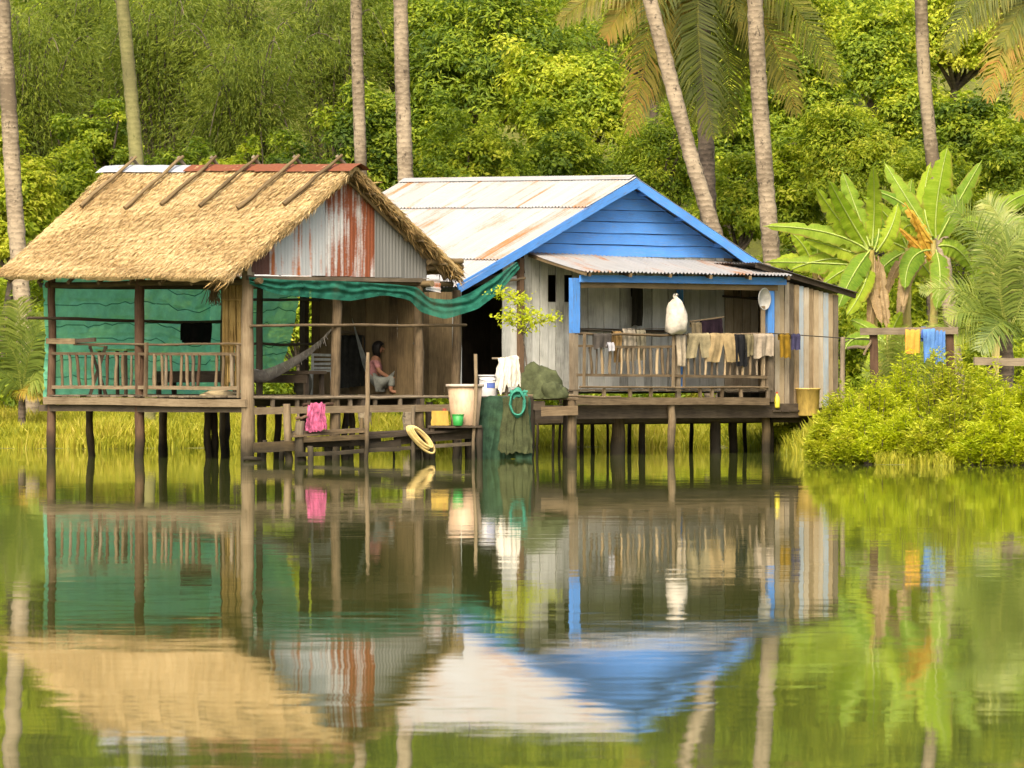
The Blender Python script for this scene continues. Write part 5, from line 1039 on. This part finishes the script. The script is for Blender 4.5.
# driftwood at the left shore
for i, (x0, x1, y, r_) in enumerate(((15, 46, 446.5, .07), (40, 78, 446.8, .05))):
    Yd = 104.5; a_, b_ = P(x0, y, Yd), P(x1, y + .5, Yd + .4); a_[2] = .06; b_[2] = float(ground(b_[0], b_[1])) + .04; a_[2] = float(ground(a_[0], a_[1])) + .05; tag(L_('driftwood_log', M['wallpale'], None, a_, b_, r_, r_ * .6, seg=8, bend=.05, rough=.15), ('thick pale driftwood log on the shore left of the hut', 'thin pale driftwood stick reaching behind the leftmost hut post')[i], 'log')

# ------------------------------------------------------------------ grass on the bank (uncountable)
def grass():
    r = np.random.default_rng(77); n = 120000; X = r.uniform(-14.5, 9.5, n); d = r.random(n) ** 1.5 * 15; Y = shore(X) + d + .05
    patch = .5 + .5 * np.sin(X * 1.3 + 2 * np.sin(Y * .7)) * np.sin(Y * .9 + X * .4); keep = (r.random(n) < .5 + .5 * patch) & (Y < 119); X, Y, patch = X[keep], Y[keep], patch[keep]; n = len(X)
    Z = ground(X, Y) - .03; h = (.20 + .28 * r.random(n)) * (.75 + .5 * patch) * np.where(Y - shore(X) < .5, .6, 1)
    lean = r.normal(0, .28, (n, 2)); f = r.uniform(0, 6.28, n); w = .012 + .012 * r.random(n); sx, sy = np.cos(f) * w, np.sin(f) * w
    b = np.stack([X, Y, Z], 1); s = np.stack([sx, sy, 0 * sx], 1); m_ = b + np.stack([lean[:, 0] * h * .35, lean[:, 1] * h * .35, h * .6], 1); e = b + np.stack([lean[:, 0] * h, lean[:, 1] * h, h], 1)
    v = np.stack([b - s, b + s, m_ + s * .7, e, m_ - s * .7], 1).reshape(-1, 3); me = mesh_raw('bank_grass', v, np.arange(5 * n), np.arange(0, 5 * n, 5), None, np.clip(.45 * patch + .6 * r.random(n) - .03, 0, 1))
    o = kind(tag(link('bank_grass', me, M['grass'], None, (0, 0, 0)), 'tall yellow green grass covering the lake bank', 'grass'), 'stuff')
grass()

# ------------------------------------------------------------------ bushes on the right bank
bush_spec = [(838, 88.5, 392, 26, 'leftmost lime bush, in front of the plank wall corner'), (868, 87.5, 380, 36, 'lime bush below the left post of the clothes rack'), (905, 89.0, 360, 40, 'tall lime bush under the yellow cloth on the rack'), (948, 88.0, 354, 42, 'broad lime bush below the right post of the clothes rack'), (992, 88.5, 366, 40, 'lime bush below the fence rail'), (1032, 88.0, 370, 34, 'lime bush cut off by the right edge of the picture'),
             (826, 86.6, 424, 20, 'low bush at the water by the yellow tub'), (862, 85.4, 414, 28, 'low front bush left of centre on the right bank'), (905, 85.0, 408, 32, 'low front bush at the water below the yellow cloth'), (952, 84.8, 404, 34, 'low front bush in the middle of the right bank'), (1000, 84.6, 402, 34, 'low front bush at the far right water edge'), (880, 84.9, 428, 26, 'lowest bush at the water below the left rack post'), (928, 84.5, 424, 28, 'lowest bush at the water below the blue cloth'), (978, 84.2, 424, 30, 'lowest bush at the water below the fence rail'), (1026, 84.0, 420, 28, 'lowest bush in the right bottom corner of the bank'), (846, 85.2, 436, 22, 'lowest bush nearest the plank lean-to')]
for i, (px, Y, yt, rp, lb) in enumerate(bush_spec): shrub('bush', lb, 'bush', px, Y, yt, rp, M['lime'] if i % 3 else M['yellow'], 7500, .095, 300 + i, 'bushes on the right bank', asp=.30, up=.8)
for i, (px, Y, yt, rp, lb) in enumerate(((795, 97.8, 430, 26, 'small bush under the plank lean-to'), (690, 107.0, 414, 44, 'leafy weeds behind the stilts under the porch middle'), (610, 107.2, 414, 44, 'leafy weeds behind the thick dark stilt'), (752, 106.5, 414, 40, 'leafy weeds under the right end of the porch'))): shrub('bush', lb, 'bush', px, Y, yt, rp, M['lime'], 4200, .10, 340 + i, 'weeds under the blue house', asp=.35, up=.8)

# ------------------------------------------------------------------ banana plants and young palms
def banana_leaf(parent, mat, px0, px1, px2, Y, width, dY=(0, 0, 0), roll=0.0, seed=0, name='leaf', torn=.5, dry=0):
    """px0 base, px1 bend, px2 tip (pixels, placed at depth Y + dY)"""
    r = np.random.default_rng(seed); p = [P(q[0], q[1], Y + d) for q, d in zip((px0, px1, px2), dY)]; n = 34; C = bez(*p, n + 1); T = np.gradient(C, axis=0); T /= np.linalg.norm(T, axis=1, keepdims=True); rows = []; uvs = []
    L = np.linalg.norm(np.diff(C, axis=0), axis=1).sum(); tear = r.random((2, n + 1)) < .14 * torn
    for i in range(n + 1):
        f = i / n; w = width * .5 * max(.03, math.sin(math.pi * min(1, .06 + .94 * f) ** .78)) ** .55 if f > .1 else width * .05 + width * .22 * f / .1 * (f / .1)
        if f > .97: w *= .35
        view = V(math.sin(roll), -math.cos(roll), .25); s = nrm(np.cross(T[i], view)); nn = np.cross(s, T[i]); row = []; ur = []
        for k, q in enumerate((-1, -.66, -.33, 0, .33, .66, 1)):
            ww = w * (1 + .05 * math.sin(i * 2.1 + seed)) * (.55 if tear[int(q > 0), i] and abs(q) > .5 else 1)
            row.append(C[i] + s * q * ww + nn * (-.30 * w * abs(q) ** 1.4 + .02 * math.sin(i * 1.3 + q * 2 + seed) * abs(q)) + V(0, 0, -.10 * w * abs(q) ** 2)); ur.append((f * L, q * .5))
        rows.append(row); uvs.append(ur)
    o = MB().grid(rows, uvs=uvs).obj(name, mat, parent, smooth=True)
    tube(MB(), C[::3] + V(0, -.012, 0), [.018 * (1 - .8 * i / 12) + .003 for i in range(len(C[::3]))], 5).obj('midrib', M['midrib'] if not dry else mat, o, smooth=True)
def banana(label, base_px, top_px, Y, leaves, r=.11):
    top = P(*top_px, Y); bx_ = P(base_px[0], 0, Y)[0]; gz = float(ground(bx_, Y)); t = thing('banana_plant', label, 'banana plant', V(bx_, Y, gz), 'banana plants')
    L_('stem', M['banstem'], t, V(bx_, Y, gz - .2), top, r * 1.15, r * .5, seg=10, bend=.02, sides=10, rough=.07)
    for i, lf in enumerate(leaves): banana_leaf(t, M[lf[0]], lf[1], lf[2], lf[3], Y, lf[4], lf[5] if len(lf) > 5 else (0, RNG.normal(0, .15), RNG.normal(0, .4)), lf[6] if len(lf) > 6 else 0, int(RNG.integers(999)), dry=lf[0] in ('bandry', 'bandead'))
    return t
b_ = 'ban'; l_ = 'banlight'; d_ = 'bandry'; x_ = 'bandead'
banana('broad leaved banana plant right behind the lean-to roof', (879, 340), (872, 250), 101.5, [
    (b_, (870, 252), (838, 226), (763, 226), .36), (l_, (868, 258), (840, 247), (805, 239), .36), (l_, (866, 250), (838, 222), (816, 187), .40), (l_, (868, 248), (848, 218), (829, 180), .40), (b_, (870, 246), (856, 208), (842, 171), .42), (l_, (872, 246), (876, 205), (873, 166), .34),
    (l_, (876, 252), (893, 232), (898, 203), .36), (b_, (870, 250), (850, 275), (838, 308), .44, (0, -.5, -.8)), (b_, (868, 250), (856, 232), (850, 212), .34), (l_, (870, 262), (866, 290), (846, 316), .34, (0, -.4, -.7)), (x_, (874, 255), (876, 290), (868, 335), .26), (x_, (878, 256), (884, 300), (889, 334), .22), (x_, (870, 258), (872, 290), (882, 325), .22), (d_, (872, 268), (872, 280), (868, 292), .16),
    (b_, (874, 250), (886, 222), (868, 206), .30), (l_, (866, 262), (830, 252), (790, 270), .42, (0, .4, .2)), (b_, (866, 266), (830, 262), (765, 262), .40, (0, .4, .2)), (l_, (868, 264), (850, 262), (822, 285), .36, (0, .2, .1))])
banana('tall banana plant with one upright pale leaf and orange dry leaves', (936, 345), (934, 240), 102.5, [
    (l_, (936, 238), (933, 205), (948, 145), .62, (0, -.1, 0)), (b_, (938, 240), (956, 205), (982, 160), .40), (b_, (930, 236), (905, 195), (884, 162), .40), (l_, (932, 236), (917, 205), (931, 162), .38), (d_, (934, 245), (912, 215), (899, 193), .22), (l_, (932, 240), (905, 210), (900, 240), .36), (b_, (930, 240), (915, 200), (872, 190), .32),
    (d_, (936, 265), (918, 245), (897, 226), .15), (d_, (936, 262), (922, 240), (912, 212), .20), (b_, (936, 250), (944, 275), (936, 310), .40, (0, -.4, -.6)), (b_, (930, 250), (905, 250), (905, 290), .42, (0, -.4, -.7)), (x_, (930, 255), (905, 260), (903, 310), .26, (0, -.4, -.6)), (x_, (928, 252), (895, 250), (885, 300), .24, (0, -.3, -.4)), (b_, (938, 246), (960, 240), (975, 275), .40)])
banana('banana plant at the right edge with leaves leaning right', (1000, 340), (992, 225), 104.0, [(b_, (990, 228), (1000, 198), (1040, 190), .42), (l_, (990, 226), (985, 205), (999, 190), .28), (b_, (992, 230), (1015, 215), (1045, 232), .4), (b_, (988, 230), (975, 215), (960, 225), .34), (x_, (992, 235), (1006, 260), (1012, 300), .25), (b_, (990, 232), (980, 250), (972, 290), .36)])
banana('half hidden banana plant between the two big banana plants', (905, 340), (908, 248), 103.8, [(l_, (908, 250), (895, 215), (862, 196), .38), (b_, (908, 250), (906, 215), (912, 178), .36), (l_, (908, 250), (925, 225), (958, 205), .36), (b_, (908, 252), (890, 255), (868, 285), .40), (l_, (908, 252), (925, 262), (940, 292), .38), (x_, (908, 255), (905, 285), (898, 325), .26), (d_, (908, 252), (916, 240), (922, 226), .2), (l_, (908, 250), (880, 232), (842, 240), .36)])
banana('banana plant low behind the lean-to roof edge', (812, 330), (815, 270), 102.8, [(l_, (815, 272), (795, 250), (770, 268), .36), (l_, (815, 272), (808, 245), (790, 232), .34), (b_, (815, 272), (825, 245), (842, 238), .34), (l_, (815, 272), (835, 262), (858, 285), .36), (b_, (815, 272), (820, 250), (815, 228), .32), (x_, (815, 275), (830, 285), (838, 310), .24)])
banana('short banana plant low behind the clothes rack', (886, 380), (888, 335), 98.0, [(l_, (886, 350), (880, 345), (866, 370), .34), (b_, (888, 345), (905, 335), (925, 372), .36), (b_, (886, 345), (870, 325), (850, 320), .32), (l_, (888, 345), (893, 325), (902, 312), .28), (b_, (884, 342), (850, 330), (845, 350), .30)], r=.06)

def bpalm(name, label, base, Y, fr, mat, r=.12, group=None, leaflet=.75, wid=.04):
    bp = P(*base, Y); gz = float(ground(bp[0], Y)); t = thing(name, label, 'palm tree', V(bp[0], Y, gz), group); L_('trunk', M['trunk_d'], t, V(bp[0], Y, gz - .2), bp, r, r * .8, seg=6)
    for i, f in enumerate(fr): dy = f[4] if len(f) > 4 else (0, -.3, -.5); frond(t, M[f[5]] if len(f) > 5 else mat, P(*f[0], Y + dy[0]), P(*f[1], Y + dy[1]), P(*f[2], Y + dy[2]), f[3] if len(f) > 3 and f[3] else leaflet, 52, .45, seed=i * 7 + int(base[0]), wid=wid, face=(0, -.75, .65))
    return t
bpalm('young_palm', 'young coconut palm with arching fronds at the right edge', (1006, 335), 99.5, [((1006, 335), (1000, 235), (940, 198), .62), ((1004, 335), (985, 280), (918, 290), .6), ((1008, 335), (985, 250), (1030, 232), .62), ((1010, 335), (1010, 300), (978, 352), .75, (0, -.8, -1.2)), ((1008, 335), (1020, 230), (984, 198), .7, (0, .4, .6)), ((1006, 338), (960, 315), (930, 345), .7, (0, -.6, -1.0)), ((1008, 335), (1045, 240), (1060, 230), .9), ((1010, 335), (1050, 290), (1080, 330), .9), ((1004, 336), (985, 300), (945, 318), .7, (0, -.5, -.9)), ((1008, 335), (1012, 262), (1000, 210), .8, (0, .8, 1.2))], M['youngfrond'], .16)
bpalm('young_palm', 'small palm seedling fanning out below the clothes rack', (905, 398), 97.0, [((905, 395), (895, 355), (872, 345), .5), ((905, 395), (905, 350), (900, 328), .5), ((905, 395), (915, 355), (935, 340), .5), ((905, 395), (885, 370), (862, 372), .45), ((905, 395), (922, 365), (950, 362), .45)], M['youngfrond'], .06, leaflet=.5, wid=.03)
bpalm('young_palm', 'low feathery palm at the left edge beside the hut', (22, 392), 106.0, [((22, 392), (18, 340), (-12, 320), .7), ((22, 392), (28, 345), (44, 318), .65), ((22, 392), (8, 370), (-25, 362), .7), ((24, 392), (38, 362), (62, 355), .6), ((22, 392), (24, 330), (16, 300), .7), ((22, 394), (10, 385), (48, 398), .35, (0, -.3, -.6), 'frondold'), ((22, 392), (30, 375), (56, 380), .6)], M['youngfrond'], .09)

# ------------------------------------------------------------------ tall coconut palms
gp_ = lambda *a: P(*a)
palm('whitish leaning palm trunk at the left edge of the picture', [(2, 0), (9, 110), (14, 200), (22, 300), 108], 17, M['trunk'], 3.5, seed=1)
palm('greenish mossy palm trunk behind the thatch ridge', [(122, 0), (129, 70), (137, 160), (140, 230), 106], 14.5, M['trunk_g'], 4.0, seed=2)
palm('slender pale palm trunk above the right end of the thatch', [(356, 0), (357, 60), (361, 165), (362, 230), 107], 12.5, M['trunk'], 4.5, seed=3)
palm('straight pale palm trunk at the back of the iron roof', [(400.5, 0), (402, 80), (406, 185), (407, 230), 105], 15.5, M['trunk'], 3.8, seed=4)
palm('palm trunk leaning left over the blue gable', [(650, 0), (668, 70), (690, 155), (712, 225), 104], 15.5, M['trunk'], 4.2, seed=5)
palm('straight pale palm trunk right of the blue gable', [(755, 0), (758, 80), (764, 160), (771, 250), 105], 17, M['trunk'], 4.0, seed=6)
palm('palm trunk behind the upright banana leaf on the right', [(921, 0), (923, 70), (928, 120), (937, 200), 109], 13.5, M['trunk'], 4.0, seed=7)
YC = 111
def fx(a, b, c, L=1.0, m='frond', dy=(0, -.3, -.4)): return (M[m], P(*a, YC + dy[0]), P(*b, YC + dy[1]), P(*c, YC + dy[2]), L, 84, .9, 'frond', None, .06, (0, -.8, .6))
palm('shorter dark palm with drooping fronds between the two trunks', [(702, -30), (704, 60), (706, 140), (708, 205), YC], 17, M['trunk_d'], .4, 8, extra=[
    fx((700, -38), (655, -10), (630, 138), .95, 'frondold'), fx((702, -36), (690, 30), (714, 140), .95, 'frond', (0, -1.0, -1.2)), fx((704, -38), (770, -5), (797, 118), .95, 'frondold'), fx((698, -36), (672, 20), (692, 128), .8, 'frond', (0, .5, .6)), fx((706, -40), (790, -40), (838, 88), .9), fx((700, -40), (630, -45), (556, 25), .9, 'frondold'), fx((700, -38), (640, -30), (604, 40), .9, 'frondold'),
    fx((704, -36), (735, 10), (728, 140), .8, 'frond', (0, .4, .5)), fx((706, -38), (750, -10), (770, 92), .85, 'frond', (0, .3, .2)), fx((700, -38), (672, -5), (655, 105), .85, 'frond', (0, .3, .4))], seed=8)
YC = 108
palm('palm beyond the right edge letting fronds hang into view', [(1085, -50), (1082, 60), (1078, 180), (1076, 260), YC], 17, M['trunk'], .4, 8, extra=[fx((1084, -60), (985, -60), (947, 55), .9), fx((1084, -58), (1015, -25), (987, 104), .85, 'frondold'), fx((1084, -58), (1035, -10), (1019, 122), .8, 'frondold'), fx((1084, -60), (1010, -60), (975, 30), .9), fx((1084, -60), (1040, -40), (1000, 50), .9)], seed=9)

# ------------------------------------------------------------------ forest behind
def bamboo(label, px, Y, ytop, spread, n, seed, mat='bamboo'):
    r = np.random.default_rng(seed); top = P(px, ytop, Y); gz = float(ground(top[0], Y)); base = V(top[0], Y, gz); h = top[2] - gz; t = thing('bamboo_clump', label, 'bamboo', base, 'bamboo thicket'); sp = spread * Y / F; mb = MB(); pos = []; tips = []; tone = []
    n = int(n * 1.5); K = 26; per = n // K
    for k in range(K):
        f = r.uniform(0, 6.28); rad = sp * r.uniform(.35, 1.1); d = V(math.cos(f), math.sin(f) * .8, 0); p0 = base + d * r.uniform(0, .35); p2 = base + d * rad + V(0, 0, h * r.uniform(.45, .98)); p1 = base + d * rad * .25 + V(0, 0, h * r.uniform(1.0, 1.22)); C = bez(p0, p1, p2, 14); tube(mb, C, [.035 * (1 - .75 * i / 13) for i in range(14)], 4)
        tt = .22 + .78 * r.random(per) ** .8; ii = tt * 13; i0 = np.minimum(ii.astype(int), 12); w = (ii - i0)[:, None]; c = C[i0] * (1 - w) + C[i0 + 1] * w; spr = r.integers(0, 40, per); off = r.normal(0, 1, (40, 3)) * np.array([.42, .42, .22]); cs = off[spr] * (.4 + .8 * tt[:, None])
        pos.append(c + cs + r.normal(0, .09, (per, 3)) - np.array([0, 0, .15])); dd = nrm(d) * .5 + off[spr] * .8; tips.append(dd + np.array([0, 0, -.75]) + r.normal(0, .3, (per, 3))); tone.append(.5 * r.random(40)[spr] + .2 * r.random() + .35 * r.random(per))
    pos = np.concatenate(pos); tips = np.concatenate(tips); m_ = len(pos); nor = r.normal(0, .6, (m_, 3)) + np.array([0, -.2, .8]); ln = r.uniform(.10, .21, m_); link('foliage', leaf_mesh('foliage', pos, nor, tips, ln, ln * .17, np.concatenate(tone), base), M[mat], t, base); mb.obj('culm', M['bark'], t); return t
bamboo('feathery bamboo at the upper left corner', 30, 117, 10, 75, 13000, 1); bamboo('dark bamboo clump just right of the mossy palm trunk', 165, 119, -25, 80, 15000, 2); bamboo('arching olive bamboo above the thatch ridge', 250, 117, 15, 85, 16000, 3); bamboo('tall bamboo behind the slender palm trunk', 330, 121, -30, 80, 14000, 4, 'bamboo'); bamboo('bamboo clump behind the mossy palm trunk', 95, 123, -50, 80, 13000, 5); bamboo('rear bamboo rising over the thatched roof', 215, 125, -70, 95, 14000, 6)
# named trees in view
TG = 'trees on the hillside'
tree('tree', 'lime leafy shrub glimpsed through the hut behind the grey hammock', 'tree', 299, 104.5, 270, 400, 26, M['lime'], 5000, .13, 45, group=TG)
tree('tree', 'leafy scrub tree showing between the two palm trunks', 'tree', 728, 121, 60, 270, 45, M['mid'], 11000, .15, 46, group=TG)
tree('tree', 'scrub tree just right of the straight palm trunk base', 'tree', 792, 118, 120, 290, 42, M['olive'], 10000, .15, 47, group=TG)
tree('tree', 'green tree right behind the pale trunk at the iron roof', 'tree', 428, 118, 95, 270, 36, M['mid'], 9000, .15, 48, group=TG)
tree('tree', 'scrubby green tree high up behind the right palm trunk', 'tree', 905, 121, 55, 230, 42, M['olive'], 10000, .15, 49, group=TG)
tree('tree', 'bright lime tree at the left edge above the eave', 'tree', 12, 112, 128, 330, 48, M['lime'], 14850, .14, 21, group=TG)
tree('tree', 'yellow green bushy tree just left of the thatched roof', 'tree', 72, 114, 150, 330, 45, M['mid'], 13500, .14, 22, group=TG)
tree('tree', 'small light green tree in front of the bamboo on the left', 'tree', 95, 115.5, 108, 260, 38, M['mid'], 12150, .14, 23, group=TG)
tree('tree', 'lime sapling crown peeping over the thatch ridge', 'tree', 240, 112, 143, 230, 34, M['lime'], 6075, .14, 24, group=TG)
tree('tree', 'dark green tree between the two pale palm trunks', 'tree', 375, 116, 60, 300, 46, M['deep'], 17550, .14, 25, group=TG)
tree('tree', 'rounded olive green tree over the back of the iron roof', 'tree', 472, 112, 113, 260, 52, M['olive'], 17550, .13, 26, group=TG)
tree('tree', 'big dark green tree at the top centre', 'tree', 482, 122, -30, 190, 95, M['deep'], 29700, .16, 27, group=TG)
tree('tree', 'bright layered tree left of the drooping palm', 'tree', 585, 120, 15, 230, 68, M['yellow'], 22950, .15, 28, group=TG)
tree('tree', 'mid green tree directly above the iron roof ridge', 'tree', 562, 114.5, 100, 270, 52, M['mid'], 16200, .14, 29, group=TG)
tree('tree', 'shadowy tree behind the base of the leaning palm', 'tree', 660, 117, 95, 270, 56, M['mid'], 16200, .14, 30, group=TG)
tree('tree', 'lime shrubby tree between leaning and straight palm trunks', 'tree', 738, 113.5, 150, 290, 40, M['yellow'], 10800, .13, 31, group=TG)
tree('tree', 'glossy green tree just right of the straight palm trunk', 'tree', 808, 119, 28, 200, 40, M['mid'], 13500, .16, 32, group=TG)
tree('tree', 'small dark round crown high on the right hillside', 'tree', 873, 122, -15, 150, 40, M['mid'], 12150, .14, 33, group=TG)
tree('tree', 'yellowish scrubby tree on the slope above the bananas', 'tree', 850, 116.5, 90, 250, 62, M['yellow'], 20250, .13, 34, group=TG)
tree('tree', 'dark leafy tree right of the slim right palm trunk', 'tree', 965, 118, 85, 230, 48, M['deep'], 13500, .15, 35, group=TG)
tree('tree', 'lime tree at the top right beside the hanging fronds', 'tree', 955, 124, -30, 130, 62, M['lime'], 18900, .15, 36, group=TG)
tree('tree', 'olive tree at the right edge under the hanging fronds', 'tree', 1025, 117, 110, 290, 52, M['olive'], 16200, .14, 37, group=TG)
tree('tree', 'olive scrub tree behind the tall banana plant', 'tree', 930, 114, 150, 300, 50, M['olive'], 14850, .13, 38, group=TG)
tree('tree', 'yellow green tree at the top behind the straight palm', 'tree', 790, 126, -40, 150, 75, M['yellow'], 20250, .15, 39, group=TG)
tree('tree', 'leafy tree at the top edge above the leaning trunk', 'tree', 655, 127, -50, 130, 72, M['mid'], 18900, .16, 40, group=TG)
tree('tree', 'green tree at the top between dark tree and slender palm', 'tree', 400, 124, -40, 150, 60, M['mid'], 17550, .15, 42, group=TG)
tree('tree', 'low dark shrub tree at the foot of the bamboo', 'tree', 300, 113.5, 135, 300, 55, M['deep'], 13500, .14, 43, group=TG)
tree('tree', 'dark shrub tree behind the middle of the thatch ridge', 'tree', 180, 114, 140, 300, 55, M['deep'], 13500, .14, 44, group=TG)
# rest of the wood, one unbroken mass
def wood_mass():
    r = np.random.default_rng(99); pos, nor, tone = [], [], []
    for k in range(100):
        Y = r.uniform(124, 150); X = r.uniform(-29, 27) * Y / 110; gz = float(ground(X, Y)); h = r.uniform(4, 8); R = r.uniform(1.6, 3.0)
        p, n_, t_, cc = crown_points(V(X, Y, gz + h * .62), (R, R, h * .45), 26, 2300, r); pos.append(p); nor.append(n_); tone.append(t_ * .8 + r.uniform(-.1, .25))
    for k in range(170):
        Y = r.uniform(110, 124); X = r.uniform(-14, 14); gz = float(ground(X, Y)); h = r.uniform(1.4, 3.6); R = r.uniform(.9, 1.7)
        p, n_, t_, cc = crown_points(V(X, Y, gz + h * .42), (R, R, h * .5), 20, 1250, r, full=True); pos.append(p); nor.append(n_); tone.append(t_ * .8 + r.uniform(-.1, .25))
    pos = np.concatenate(pos); nor = np.concatenate(nor); tone = np.concatenate(tone); n = len(pos); ln = r.uniform(.12, .24, n) * np.where(pos[:, 1] > 124, 1.2, .85); tip = r.normal(0, 1, (n, 3)) - np.array([0, 0, .5])
    kind(tag(link('forest_undergrowth', leaf_mesh('forest_undergrowth', pos, nor, tip, ln, ln * .45, .08 + tone * .85, (0, 0, 0)), M['forest'], None, (0, 0, 0)), 'dense mixed green forest filling the slope behind the houses', 'forest'), 'stuff')
M['mixed'] = None and leafmat('leaf_mixed', [(.085, .14, .012), (.18, .26, .018), (.32, .40, .025), (.47, .52, .04)], .5)
wood_mass()
